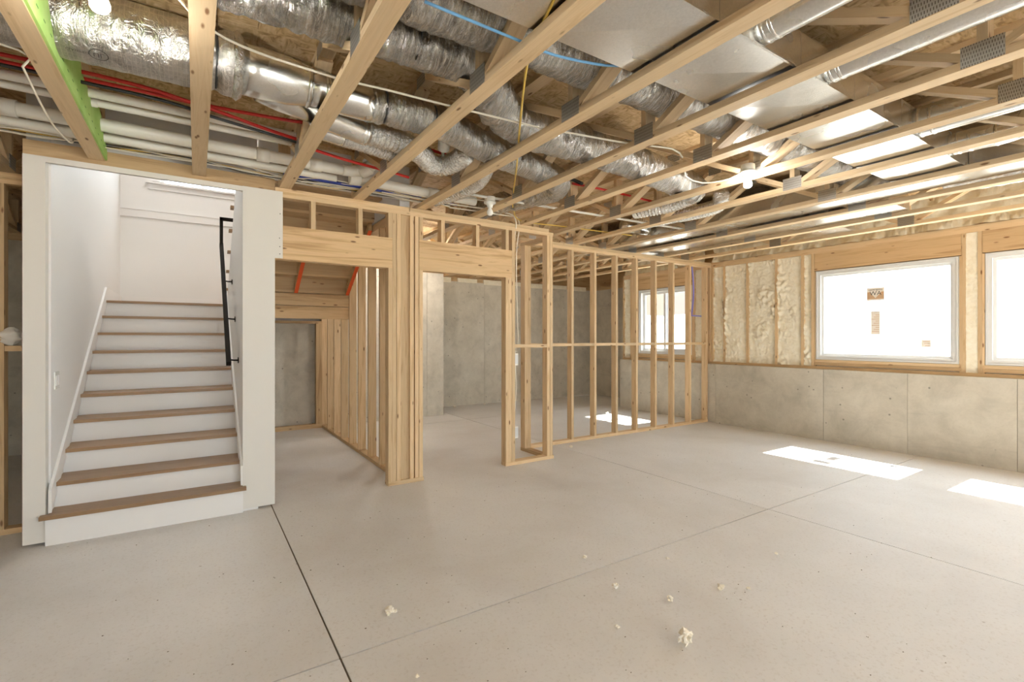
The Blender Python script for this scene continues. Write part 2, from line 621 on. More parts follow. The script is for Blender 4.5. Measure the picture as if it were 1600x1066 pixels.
for a_, b_ in WINS:
    bx('header', (XS + 0.002, a_ - 0.02, ZW1 + 0.008), (XE - 0.05, b_ + 0.02, ZB - 0.076), M_WOOD2, wr)
    bx('rough_sill', (XS, a_ - 0.02, ZS + 0.012), (XE, b_ + 0.02, ZS + 0.05), M_WOOD2, wr)
    bx('rough_sill', (XS + 0.004, a_ - 0.02, ZS + 0.052), (XE, b_ + 0.02, ZW0 - 0.002), M_WOOD, wr)
    bx('foam_strip', (XS + 0.03, a_ - 0.02, ZS), (XE, b_ + 0.02, ZS + 0.012), M_FOAM, wr)
    bx('stud', (XS, b_ + 0.022, ZS), (XE, b_ + 0.058, ZB - 0.076), M_WOOD, wr)
    bx('stud', (XS, a_ - 0.058, ZS), (XE, a_ - 0.022, ZB - 0.076), M_WOOD, wr)
    # jack studs beside the window
    bx('stud', (XS + 0.004, b_ + 0.002, ZS), (XE, b_ + 0.0215, ZW1), M_WOOD, wr)
    bx('stud', (XS + 0.004, a_ - 0.0215, ZS), (XE, a_ - 0.002, ZW1), M_WOOD, wr)
STUDS = [3.505, 3.875, 4.321, 4.713]
for y_ in STUDS:
    bx('stud', (XS, y_ - 0.019, ZS), (XE, y_ + 0.019, ZB - 0.076), M_WOOD, wr)
bx('stud', (XS, 4.915, ZS), (XE, 4.948, ZB - 0.076), M_WOOD, wr)
bx('stud', (XS, 5.05, ZS), (XE, 5.088, ZB - 0.076), M_WOOD, wr)
for y_ in (6.62, 6.665, 6.71, 6.905):
    bx('stud', (XS, y_, ZS), (XE, y_ + 0.036, ZB - 0.076), M_WOOD, wr)


def foam_bay(par, ya, yb, za, zb, xin, amp, seed, name='foam_panel', ny=None):
    ny = ny or max(4, int((yb - ya) / 0.012))
    nz = max(4, int((zb - za) / 0.014))
    v, f = [], []
    for j in range(nz + 1):
        for i in range(ny + 1):
            u, w = i / ny, j / nz
            y_, z_ = ya + (yb - ya) * u, za + (zb - za) * w
            p = Vector((y_ * 3.2, z_ * 2.6, seed))
            n1 = noise.noise(p)
            q = Vector((y_ * 22, z_ * 20, seed * 3))
            lump = max(0.0, noise.noise(Vector((y_ * 5, z_ * 4.0, seed + 9))) - 0.02)
            edge = min(u, 1 - u) * (yb - ya)
            d = n1 * 0.5 + 2.6 * lump * (0.55 + noise.noise(q)) + 0.25 * noise.noise(q * 2)
            if edge < 0.05:
                d += 0.8 * (0.3 + noise.noise(q * 1.3)) * (1 - edge / 0.05)
            v.append((xin - amp * d, y_, z_))
    for j in range(nz):
        for i in range(ny):
            k = j * (ny + 1) + i
            f.append((k, k + ny + 1, k + ny + 2, k + 1))
    base = len(v)
    v += [(XE, ya, za), (XE, yb, za), (XE, yb, zb), (XE, ya, zb)]
    f.append((base, base + 1, base + 2, base + 3))
    return mesh_obj(name, v, f, M_FOAM, par, (xin, (ya + yb) / 2, za), True)


edges = [3.372] + STUDS + [4.934]
for i in range(len(edges) - 1):
    foam_bay(wr, edges[i] + 0.019, edges[i + 1] - 0.019, ZS, ZB - 0.077, XS + 0.030, 0.034, i * 3.7)
foam_bay(wr, 1.675, 1.772, ZS, ZB - 0.077, XS + 0.012, 0.014, 31.0)
foam_bay(wr, 5.088, 5.272, ZS, ZB - 0.077, XS + 0.03, 0.02, 12.0)
foam_bay(wr, 6.75, 6.905, ZS, ZB - 0.077, XS + 0.03, 0.02, 15.0)
foam_bay(wr, -0.04, 0.055, ZS, ZB - 0.077, XS + 0.012, 0.014, 35.0)
# outside sheathing around the window openings
holes = sorted(WINS)
bx('sheathing', (XE, Y0, ZC), (XE + 0.012, FR_H, ZW0), M_OSB, wr)
bx('sheathing', (XE, Y0, ZW1), (XE + 0.012, FR_H, ZB), M_OSB, wr)
py = Y0
for a_, b_ in holes + [(FR_H, FR_H)]:
    if a_ > py:
        bx('sheathing', (XE, py, ZW0), (XE + 0.012, a_, ZW1), M_OSB, wr)
    py = b_
bx('rim_board', (XE - 0.02, Y0, ZB), (XE + 0.012, FR_H, ZT), M_WOOD2, wr)


# foam sprayed on the rim above the window wall
def rim_foam(ya, yb, seed):
    v, f = [], []
    ny = int((yb - ya) / 0.018)
    prof = 13
    for i in range(ny + 1):
        y_ = ya + (yb - ya) * i / ny
        for k in range(prof):
            t = k / (prof - 1)
            z_ = ZB + 0.002 + t * (ZT - ZB - 0.01)
            q = Vector((y_ * 6, z_ * 6, seed))
            d = 0.045 * noise.noise(q) + 0.05 * abs(noise.noise(q * 2.7)) + 0.016 * noise.noise(q * 6)
            low = 0.12 * math.exp(-((t) / 0.15) ** 2) * (0.6 + 0.8 * noise.noise(Vector((y_ * 5, seed, 1))) + 0.4 * noise.noise(Vector((y_ * 17, seed, z_ * 20))))
            v.append((7.195 - d - low * 0.7, y_, z_))
    for i in range(ny):
        for k in range(prof - 1):
            a_ = i * prof + k
            f.append((a_, a_ + prof, a_ + prof + 1, a_ + 1))
    return mesh_obj('foam_rim', v, f, M_FOAM, wr, (7.2, ya, ZB), True)


rim_foam(-0.5, 4.9, 3.0)
rim_foam(5.08, 6.9, 8.0)

# ---- remaining shell
wb = thing('wall_back', (4, 8.87, 0), 'grey poured concrete foundation wall behind the stud partition', 'wall', kind='structure')
for a_, b_ in ((3.72, 5.08), (5.08, 6.25), (6.25, 7.5), (7.5, 8.40)):
    bx('concrete_panel', (a_ + 0.002, 8.87, 0), (b_ - 0.002, 9.1, 2.53), M_CONC2, wb)
bx('joint_bed', (3.72, 8.878, 0), (8.39, 9.05, 2.52), M_DARKCON, wb)
bx('concrete_panel', (1.63, 7.97, 0), (3.40, 8.2, 2.53), M_CONC2, wb)
bx('concrete_panel', (3.404, 7.97, 0), (3.72, 9.1, 2.53), M_CONC2, wb)
bx('concrete_panel', (0.30, 7.98, 0), (1.626, 8.2, 1.62), M_CONC2, wb)
bx('concrete_panel', (-0.961, 7.98, 0), (0.297, 8.2, 1.62), M_CONC2, wb)
bx('concrete_panel', (X0, 7.97, 0), (-0.965, 8.2, 2.53), M_CONC2, wb)
bx('sill_plate', (3.5, 8.9, 2.53), (8.16, 9.04, ZB - 0.001), M_WOOD2, wb)
bx('sill_plate', (1.63, 8.0, 2.53), (3.5, 8.14, ZB - 0.001), M_WOOD2, wb)
bx('rim_board', (X0, 9.0, ZB), (8.40, 9.04, ZT), M_WOOD2, wb)
bx('sill_plate', (X0, 8.0, 2.53), (-0.965, 8.14, ZB - 0.001), M_WOOD2, wb)
bx('rim_board', (X0, 8.205, 2.50), (-0.965, 8.24, ZT), M_WOOD2, wb)
bx('rim_board', (1.74, 8.205, 2.50), (3.40, 8.24, ZT), M_WOOD2, wb)
for k in range(7):
    xa = 3.86 + 0.6 * k
    mb = bx('foam_block', (xa, 8.86, 2.50 + 0.02 * (k % 2)), (xa + 0.44, 8.95, 2.60), M_FOAM, wb)
we = thing('wall_recess', (8.17, 8, 0), 'dark concrete end wall of the recess beyond the far window', 'wall', kind='structure')
bx('concrete_panel', (8.17, 6.932, 0), (8.40, 8.868, 2.53), M_CONC2, we)
bx('concrete_panel', (7.32, 6.70, 0), (8.40, 6.93, 2.53), M_CONC2, we)
bx('sill_plate', (8.18, 6.932, 2.53), (8.39, 8.98, ZB), M_WOOD2, we)
bx('sill_plate', (7.32, 6.72, 2.53), (8.39, 6.93, ZB), M_WOOD2, we)
bx('rim_board', (8.33, 6.932, ZB + 0.001), (8.39, 8.995, ZT), M_WOOD2, we)
bx('rim_board', (7.32, 6.80, ZB + 0.001), (8.39, 6.90, ZT), M_WOOD2, we)
bx('siding', (7.33, 6.68, 1.84), (8.41, 6.698, ZT), M_SIDING, we)
bx('siding', (7.33, 6.68, 0.60), (8.41, 6.698, 1.838), M_SIDEW, we)
wl = thing('wall_left', (X0, 2, 0), 'grey concrete wall on the stair side of the basement', 'wall', kind='structure')
bx('concrete_panel', (X0 - 0.2, Y0 - 0.2, 0), (X0, 9.1, ZT), M_CONC2, wl)
wk = thing('wall_rear', (2, Y0, 0), 'grey concrete wall at the near end of the basement', 'wall', kind='structure')
DX0, DX1, DZ = -0.6, 3.6, 2.12
bx('concrete_panel', (X0, Y0 - 0.2, 0), (DX0, Y0, ZT), M_CONC2, wk)
bx('concrete_panel', (DX1, Y0 - 0.2, 0), (7.4, Y0, ZT), M_CONC2, wk)
bx('concrete_panel', (DX0, Y0 - 0.2, DZ), (DX1, Y0, ZT), M_CONC2, wk)
d1 = thing('added_door_1', (1.5, Y0 - 0.1, 0), 'added white patio door behind the camera for daylight fill', 'door', kind='structure')  # added unseen opening, lets neutral skylight in from behind
bx('frame', (DX0, Y0 - 0.16, 0), (DX1, Y0 - 0.04, 0.04), M_VINYL, d1)
bx('frame', (DX0, Y0 - 0.16, DZ - 0.06), (DX1, Y0 - 0.04, DZ), M_VINYL, d1)
for x_ in (DX0, DX0 + 1.38, DX0 + 2.76, DX1 - 0.06):
    bx('stile', (x_, Y0 - 0.16, 0.04), (x_ + 0.06, Y0 - 0.04, DZ - 0.06), M_VINYL, d1)
for k in range(3):
    bx('pane', (DX0 + 0.06 + 1.38 * k, Y0 - 0.103, 0.04), (DX0 + 1.38 * (k + 1), Y0 - 0.097, DZ - 0.06), M_GLASS, d1)


# ---- windows
def window(name, a_, b_, label, slider=False, cracked=None):
    xi, xo = 7.175, 7.318
    w = thing(name, (xi, (a_ + b_) / 2, ZW0), label, 'window', kind='structure')
    fw = 0.055

    def ring(nm, x0, x1, y0, y1, z0, z1, t, par):
        bx(nm, (x0, y0, z0), (x1, y1, z0 + t), M_VINYL, par)
        bx(nm, (x0, y0, z1 - t), (x1, y1, z1), M_VINYL, par)
        bx(nm, (x0, y0, z0 + t), (x1, y0 + t, z1 - t), M_VINYL, par)
        bx(nm, (x0, y1 - t, z0 + t), (x1, y1, z1 - t), M_VINYL, par)
    ring('frame', xi, xo, a_, b_, ZW0, ZW1, fw, w)
    ring('frame_flange', xi - 0.012, xi, a_ + 0.004, b_ - 0.004, ZW0 + 0.004, ZW1 - 0.004, 0.018, w)
    ya, yb, za, zb = a_ + fw, b_ - fw, ZW0 + fw, ZW1 - fw
    if slider:
        ym = (ya + yb) / 2
        ring('sash', xi + 0.03, xi + 0.06, ya, ym + 0.03, za, zb, 0.045, w)
        ring('sash', xi + 0.065, xi + 0.095, ym - 0.03, yb, za, zb, 0.045, w)
        bx('pane', (xi + 0.043, ya + 0.045, za + 0.045), (xi + 0.047, ym - 0.015, zb - 0.045), M_GLASS, w)
        bx('pane', (xi + 0.078, ym + 0.015, za + 0.045), (xi + 0.082, yb - 0.045, zb - 0.045), M_GLASS, w)
    else:
        ring('sash', xi + 0.035, xi + 0.085, ya, yb, za, zb, 0.030, w)
        bx('pane', (xi + 0.055, ya + 0.03, za + 0.03), (xi + 0.061, yb - 0.03, zb - 0.03), M_GLASS, w)
    return w


w1 = window('window_1', 1.83, 3.33, 'fixed white vinyl window with tan maker stickers on its glass')
w2 = window('window_2', 0.115, 1.615, 'fixed white vinyl window cut by the right edge of the photo')
w3 = window('window_3', 5.33, 6.53, 'white sliding window seen through the stud partition', True)
w4 = window('added_window_4', -1.6, -0.10, 'added fixed vinyl window outside the frame, beside window two')  # added out of view to let more daylight in
w5 = window('added_window_5', -3.3, -1.8, 'added fixed vinyl window outside the frame, nearest the rear wall')  # another added, unseen opening for daylight


def flat_text(s, size, origin, par, mat, nm='lettering', arc=0.0):
    """lettering lying on the window glass, read from outside"""
    v, f = text_mesh(s, size)
    ox, oy, oz = origin
    pts = []
    for x_, y_, _ in v:
        pts.append((ox, oy + x_, oz + y_ - arc * x_ * x_))
    return mesh_obj(nm, pts, f, mat, par, origin)


XG = 7.2295
st = bx('sticker', (XG - 0.001, 2.555, 1.855), (XG, 2.745, 2.02), M_STICK, w1)
tag(st, 'tan and cream maker sticker with WA mark')
bx('sticker_band', (XG - 0.0018, 2.56, 1.875), (XG - 0.0011, 2.74, 1.965), M_STICKO, st)
prism('sticker_triangle', [(2.585, 1.965), (2.715, 1.965), (2.65, 1.885)], 'x', XG - 0.0024, XG - 0.0019, M_STICK, st)
flat_text('AW', 0.075, (XG - 0.0027, 2.65, 1.945), st, M_INK)
flat_text('integration', 0.034, (XG - 0.0013, 2.65, 1.996), st, M_INK, arc=0.9)
st = bx('sticker', (XG - 0.001, 2.60, 1.425), (XG, 2.70, 1.72), M_STICK, w1)
for k in range(9):
    bx('print_line', (XG - 0.0016, 2.61, 1.46 + 0.026 * k), (XG - 0.0011, 2.69 - 0.02 * (k % 3), 1.466 + 0.026 * k), M_STICKO, st)
st = bx('sticker', (XG - 0.001, 2.095, 1.27), (XG, 2.185, 1.36), M_STICK, w1)
for k in range(3):
    bx('print_line', (XG - 0.0016, 2.105, 1.285 + 0.024 * k), (XG - 0.0011, 2.15 + 0.01 * k, 1.291 + 0.024 * k), M_STICKO, st)

# ------------------------------------------------------------------ framed partitions
ZP = ZB - 0.076     # underside of the double top plate
YF, YFB = 4.405, 4.494
wf = thing('wall_front', (2.0, YF, 0), 'stud wall with two headers between the stair and the window room', 'wall', kind='structure')
bx('top_plate', (0.545, YF, ZP), (3.43, YFB, ZP + 0.038), M_WOOD, wf)
bx('top_plate', (0.545, YF - 0.002, ZP + 0.038), (1.70, YFB, ZB - 0.001), M_WOOD, wf)
bx('top_plate', (1.705, YF - 0.002, ZP + 0.038), (3.37, YFB, ZB - 0.001), M_WOOD, wf)
bx('header', (0.545, YF, 2.03), (1.535, YFB, 2.31), M_WOOD2, wf)
bx('header', (1.80, YF, 2.03), (2.866, YFB, 2.325), M_WOOD2, wf)
for x_ in (0.822, 1.222, 1.497):
    bx('cripple_stud', (x_, YF, 2.31), (x_ + 0.038, YFB, ZP), M_WOOD, wf)
for x_ in (1.80, 2.032, 2.424, 2.787):
    bx('cripple_stud', (x_, YF, 2.325), (x_ + 0.038, YFB, ZP), M_WOOD, wf)
ZBP = 0.038
bx('bottom_plate', (1.495, YF - 0.004, 0), (1.845, YFB, ZBP), M_WOOD, wf)
bx('bottom_plate', (2.785, YF - 0.004, 0), (3.435, YFB, ZBP), M_WOOD, wf)
for x_, z1 in ((1.497, 2.03), (1.536, ZP), (1.578, ZP), (1.708, ZP), (1.760, ZP), (1.80, 2.03), (2.787, 2.03), (2.868, ZP), (3.342, ZP), (3.384, ZP)):
    if x_ in (1.760,):
        bx('stud', (x_, YF + 0.004, ZBP), (x_ + 0.038, YFB, z1), M_WOOD, wf)
    else:
        bx('stud', (x_, YF, ZBP), (x_ + 0.038, YFB, z1), M_WOOD, wf)
bx('stud', (1.618, YF + 0.026, ZBP), (1.707, YF + 0.064, ZP), M_WOOD, wf)
bx('stud', (2.828, YF + 0.003, ZBP), (2.866, YFB, 2.03), M_WOOD, wf)
bx('blocking', (2.907, YF + 0.001, 1.272), (3.341, YF + 0.09, 1.310), M_WOOD, wf)

# chase return at the end of the front wall
wc = thing('wall_chase', (3.39, 4.7, 0), 'short stud return joining the front wall to the long partition', 'wall', kind='structure')
bx('bottom_plate', (3.345, YFB + 0.002, 0), (3.434, 4.948, ZBP), M_WOOD2, wc)
bx('top_plate', (3.345, YFB + 0.002, ZP - 0.038), (3.434, 4.948, ZP), M_WOOD2, wc)
for x_ in (3.345, 3.39):
    bx('stud', (x_, 4.855, ZBP), (x_ + 0.044, 4.944, ZP - 0.038), M_WOOD, wc)

YP, YPB = 4.95, 5.039
wp = thing('wall_partition', (5.3, YP, 0), 'open stud partition running to the window wall', 'wall', kind='structure')
bx('bottom_plate', (3.44, YP, 0), (XW - 0.002, YPB, ZBP), M_WOOD, wp)
bx('top_plate', (3.345, YP, ZP), (XS - 0.002, YPB, ZP + 0.038), M_WOOD, wp)
bx('top_plate', (3.345, YP, ZP + 0.038), (XS - 0.002, YPB, ZB - 0.001), M_WOOD, wp)
SP = [3.45, 4.16, 4.565, 4.972, 5.380, 5.788, 6.195, 6.605, 7.030]
for x_ in SP[1:]:
    bx('stud', (x_, YP, ZBP), (x_ + 0.038, YPB, ZP), M_WOOD, wp)
bx('stud', (7.128, YP, ZC + 0.04), (7.163, YPB, ZP), M_WOOD, wp)
for a_, b_ in zip(SP, SP[1:]):
    bx('blocking', (a_ + 0.039, YP + 0.001, 1.272), (b_ - 0.001, YPB - 0.001, 1.310), M_WOOD, wp)

# closet side wall under the stair
XC, XCB = 1.63, 1.719
wcl = thing('wall_closet', (XC, 6.2, 0), 'stud wall on the right side of the under-stair closet', 'wall', kind='structure')
bx('bottom_plate', (XC, YFB + 0.004, 0), (XCB, 7.965, ZBP), M_WOOD2, wcl)
bx('top_plate', (XC, YFB + 0.004, ZP), (XCB, 7.965, ZB - 0.002), M_WOOD, wcl)
for k in range(9):
    y_ = 4.66 + 0.406 * k
    bx('stud', (XC, y_, ZBP), (XCB, y_ + 0.038, ZP), M_WOOD, wcl)
wcb = thing('wall_closet_back', (1.1, 7.9, 0), 'low wood framing against the concrete at the back of the closet', 'wall', kind='structure')
bx('bottom_plate', (0.545, 7.86, 0), (1.628, 7.95, 0.062), M_WOOD2, wcb)
bx('stud', (1.54, 7.86, 0.062), (1.628, 7.95, 1.60), M_WOOD2, wcb)
bx('top_plate', (0.545, 7.86, 1.60), (1.628, 7.95, 1.638), M_WOOD2, wcb)

# stud frame at the far left
wls = thing('wall_utility', (-1.5, 4.78, 0), 'stud frame left of the white stair wall', 'wall', kind='structure')
bx('bottom_plate', (X0, 4.78, 0), (-0.965, 4.869, ZBP), M_WOOD2, wls)
bx('top_plate', (X0, 4.78, 2.46), (-0.965, 4.869, 2.498), M_WOOD2, wls)
bx('top_plate', (X0, 4.78, 2.50), (-0.965, 4.869, 2.538), M_WOOD2, wls)
for k in range(5):
    x_ = -1.165 - 0.406 * k
    bx('stud', (x_, 4.78, ZBP), (x_ + 0.04, 4.869, 2.46), M_WOOD2, wls)
    bx('blocking', (x_ + 0.042, 4.782, 1.285), (min(x_ + 0.404, -0.967), 4.867, 1.323), M_WOOD2, wls)

# ------------------------------------------------------------------ stairwell shell
YD = 4.39           # front face of the painted walls
YBW = 8.05
wsl = thing('wall_stair_left', (-0.89, YD, 0), 'white painted wall on the left of the stair', 'wall', kind='structure')
bx('drywall', (-0.948, YD, 0.022), (-0.838, 4.47, 2.583), M_PRIME, wsl)
bx('paper_edge', (-0.950, YD + 0.001, 0.022), (-0.9481, 4.47, 2.58), M_PAPER, wsl)
bx('drywall', (-0.948, 4.47, 0.0), (-0.826, 7.975, 5.6), M_WALL, wsl)
bx('drywall', (-0.948, 7.975, 1.625), (-0.826, 8.2, 5.6), M_WALL, wsl)
wsr = thing('wall_stair_right', (0.42, YD, 0), 'white painted wall between the stair flight and the closet', 'wall', kind='structure')
bx('drywall', (0.310, YD, 0.020), (0.541, 4.403, 2.585), M_PRIME, wsr)
bx('drywall', (0.541, YD, 2.035), (0.600, 4.403, 2.585), M_PRIME, wsr)
prism('drywall', [(4.403, 0), (6.74, 0), (6.74, 1.86), (4.50, 3.28), (4.47, 3.28), (4.47, 2.54), (4.403, 2.54)], 'x', 0.312, 0.42, M_WALL, wsr)
bx('stud', (0.43, 4.405, 0.02), (0.535, 4.494, 2.03), M_WOOD, wsr)
for z_ in (2.07, 2.13, 2.20, 2.40):
    lathe('screw_head', [(0.004, 0), (0.004, 0.0015)], M_CBLK, wsr, (0.575 + 0.012 * (z_ % 0.02) * 20, YD, z_), (0, -1, 0), 8)
wsb = thing('wall_stair_back', (0.3, YBW, 1.8), 'white painted end wall above the stair landing', 'wall', kind='structure')
bx('drywall', (-0.826, YBW, 1.55), (XC, 8.18, 3.457), M_WALL, wsb)
bx('drywall', (-0.826, YBW, 3.457), (-0.40, 8.18, 5.6), M_WALL, wsb)
bx('drywall', (0.86, YBW, 3.457), (XC, 8.18, 5.6), M_WALL, wsb)
bx('drywall', (-0.40, YBW, 4.85), (0.86, 8.18, 5.6), M_WALL, wsb)
bx('wall_band', (-0.826, YBW - 0.016, 2.972), (XC, YBW, 3.068), M_TRIM, wsb)
bx('band_cap', (-0.826, YBW - 0.024, 3.068), (XC, YBW, 3.078), M_TRIM, wsb)
wsu = thing('wall_stair_upper', (0.3, 4.5, 2.62), 'upper walls and ceiling enclosing the stairwell', 'wall', kind='structure')
bx('drywall', (-0.826, 4.475, 2.705), (XC, 4.515, 5.6), M_WALL, wsu)
bx('drywall', (XC, 4.475, 2.63), (XC + 0.1, 8.18, 5.6), M_WALL, wsu)
bx('drywall', (-0.948, 4.4, 5.6), (XC + 0.1, 8.2, 5.7), M_WALL, wsu)
sh = thing('stair_header', (-0.2, 4.42, 2.58), 'wood header over the white stair opening', 'beam')
bx('beam', (-0.955, 4.425, 2.572), (0.545, 4.470, 2.690), M_WOOD2, sh)
bx('drywall_edge', (-0.838, YD, 2.546), (0.312, 4.402, 2.583), M_PRIME, sh)
bx('soffit', (-0.826, 4.402, 2.560), (0.312, 4.474, 2.571), M_PRIME, sh)

w6 = thing('window_6', (0.23, YBW, 3.48), 'bright landing window with white stool and apron above the stair', 'window', kind='structure')
bx('apron', (-0.53, YBW - 0.016, 3.365), (1.0, YBW, 3.435), M_TRIM, w6)
bx('stool', (-0.56, YBW - 0.05, 3.435), (1.03, YBW + 0.02, 3.458), M_TRIM, w6)
bx('casing', (-0.49, YBW - 0.014, 3.476), (-0.40, YBW, 4.94), M_TRIM, w6)
bx('casing', (0.86, YBW - 0.014, 3.476), (0.95, YBW, 4.94), M_TRIM, w6)
bx('casing', (-0.49, YBW - 0.014, 4.85), (0.95, YBW, 4.94), M_TRIM, w6)
bx('frame', (-0.40, YBW + 0.05, 3.458), (0.86, YBW + 0.12, 3.478), M_VINYL, w6)
bx('frame', (-0.40, YBW + 0.05, 4.81), (0.86, YBW + 0.12, 4.85), M_VINYL, w6)
bx('frame', (-0.40, YBW + 0.05, 3.478), (-0.36, YBW + 0.12, 4.81), M_VINYL, w6)
bx('frame', (0.82, YBW + 0.05, 3.478), (0.86, YBW + 0.12, 4.81), M_VINYL, w6)
bx('mullion', (0.06, YBW + 0.05, 3.478), (0.10, YBW + 0.12, 4.81), M_VINYL, w6)
bx('pane', (-0.36, YBW + 0.08, 3.478), (0.06, YBW + 0.084, 4.81), M_GLASS, w6)
bx('pane', (0.10, YBW + 0.08, 3.478), (0.82, YBW + 0.084, 4.81), M_GLASS, w6)

# ------------------------------------------------------------------ stair
sta = thing('staircase', (-0.25, 4.37, 0), 'white stair flight with brown oak treads and open front step', 'staircase')
RISE, RUN = 0.1755, 0.2785
nose = [4.340] + [4.520 + RUN * k for k in range(9)]
top = [0.205 + RISE * k for k in range(10)]
XA, XB = -0.824, 0.309
for n in range(10):
    z0 = 0.0 if n == 0 else top[n - 1]
    yr = nose[n] + 0.030
    bx('riser', (XA - (0.012 if n == 0 else 0), yr, z0), (XB + (0.003 if n == 0 else 0), yr + 0.018, top[n] - 0.026), M_TRIM, sta)
    yend = nose[n + 1] + 0.030 if n < 9 else nose[n] + 0.14
    if n == 0:
        prism('tread', [(-0.862, 4.338), (0.332, 4.338), (0.332, 4.386), (XB, 4.386), (XB, yend), (XA, yend), (XA, 4.386), (-0.862, 4.386)], 'z', top[n] - 0.026, top[n], M_OAK, sta)
    else:
        bx('tread', (XA, nose[n], top[n] - 0.026), (XB, yend, top[n]), M_OAK, sta)
lnd = thing('stair_landing', (0.3, 7.4, top[9]), 'stair landing with white baseboards at the top of the flight', 'landing')
bx('landing', (XA, nose[9] + 0.14, top[9] - 0.04), (XC - 0.01, YBW - 0.018, top[9]), M_OAK, lnd)
sl = RISE / RUN
for xa, xb in ((-0.825, -0.808), (0.296, 0.3115)):
    prism('skirt_board', [(4.392, 0.21), (4.392, 0.365), (6.80, 1.93), (6.80, 1.79), (6.72, 1.70)], 'x', xa, xb, M_TRIM, sta)
bx('baseboard', (-0.825, 6.80, top[9]), (-0.810, YBW, top[9] + 0.14), M_TRIM, lnd)
bx('baseboard', (-0.810, YBW - 0.015, top[9]), (0.30, YBW, top[9] + 0.14), M_TRIM, lnd)
bx('baseboard', (0.30, YBW - 0.016, top[9]), (1.6, YBW, top[9] + 0.24), M_TRIM, lnd)
# upper flight over the closet
up = thing('upper_stair_flight', (0.95, 6.4, 1.95), 'upper stair flight with red-edged stringers seen from the closet below', 'staircase')
for k in range(7):
    y_ = 6.60 - 0.27 * k
    z_ = 1.955 + 0.178 * k
    bx('tread', (0.424, y_ - 0.27, z_ - 0.026), (XC - 0.004, y_ + 0.02, z_), M_PLY, up)
    bx('riser', (0.424, y_ - 0.012, z_ - 0.178), (XC - 0.004, y_ + 0.004, z_ - 0.026), M_PLY, up)
    bx('tread_end', (0.282, y_ - 0.06, z_ - 0.022), (0.3115, y_ + 0.022, z_ + 0.005), M_OAK, up)
for x_ in (0.985, 1.585):
    p0, p1 = (6.296, 1.918), (5.32, 2.556)
    dx, dz = 0.0, 0.19
    so = prism('stringer', [(p0[0], p0[1] + 0.003), (p1[0], p1[1] + 0.003), (p1[0], p1[1] + 0.10), (p0[0], p0[1] + 0.10)], 'x', x_, x_ + 0.038, M_WOOD2, up)
    prism('red_edge', [(p0[0], p0[1]), (p1[0], p1[1]), (p1[0], p1[1] + 0.0025), (p0[0], p0[1] + 0.0025)], 'x', x_ - 0.001, x_ + 0.040, M_REDPAINT, so)
lb = thing('landing_beam', (1.0, 6.31, 1.62), 'pair of stacked landing joists across the under-stair closet', 'beam')
bx('joist', (0.424, 6.31, 1.615), (XC - 0.002, 6.348, 1.762), M_WOOD2, lb)
bx('joist', (0.424, 6.302, 1.772), (XC - 0.002, 6.348, 1.915), M_WOOD2, lb)
bx('joist', (0.424, 6.352, 1.66), (XC - 0.002, 6.39, 1.79), M_WOOD2, lb)

# handrail
hr = thing('handrail', (0.235, 5.0, 1.2), 'black metal handrail on the right stair wall', 'handrail')
RX = 0.232
pb, pt = (RX, 4.76, 1.16), (RX, 6.19, 2.40)
bar('rail', pb, pt, 0.036, 0.045, M_BLACK, hr)
bx('rail_return', (RX - 0.016, 6.175, 2.40), (RX + 0.016, 6.205, 2.70), M_BLACK, hr)
bx('rail_return', (RX - 0.016, 6.175, 2.665), (0.36, 6.205, 2.70), M_BLACK, hr)
for t in (0.06, 0.36, 0.68):
    q = Vector(pb).lerp(Vector(pt), t)
    br_ = tube('bracket', [(RX, q.y, q.z - 0.02), (RX + 0.02, q.y, q.z - 0.045), (0.305, q.y, q.z - 0.05)], 0.007, M_BLACK, hr, 8, 0.02)
    lathe('bracket_plate', [(0.026, 0), (0.026, 0.006)], M_BLACK, br_, (0.3105, q.y, q.z - 0.05), (-1, 0, 0), 16)

sw = thing('light_switch', (-0.826, 4.62, 1.08), 'white double light switch on the left stair wall', 'light switch')
bx('cover_plate', (-0.826, 4.56, 1.02), (-0.820, 4.68, 1.14), M_PORC, sw)
for y_ in (4.59, 4.65):
    bx('rocker', (-0.820, y_ - 0.017, 1.045), (-0.816, y_ + 0.017, 1.115), M_TRIM, sw)

sl_ = thing('added_stairwell_light', (0.3, 6.6, 5.6), 'added unseen round ceiling light high in the stairwell', 'light fixture')  # added unseen fixture that brightens the stairwell
lathe('light_base', [(0.17, 0), (0.17, -0.03)], M_PORC, sl_, (0.3, 6.6, 5.6))
m, nt, b = new_mat('added_light_diffuser', (1, 1, 1), 0.4)
b.inputs['Emission Color'].default_value = (1.0, 0.93, 0.86, 1)
b.inputs['Emission Strength'].default_value = 14.0
lathe('diffuser', [(0.16, -0.03), (0.15, -0.07), (0.08, -0.10), (0.0, -0.105)], m, sl_, (0.3, 6.6, 5.6))

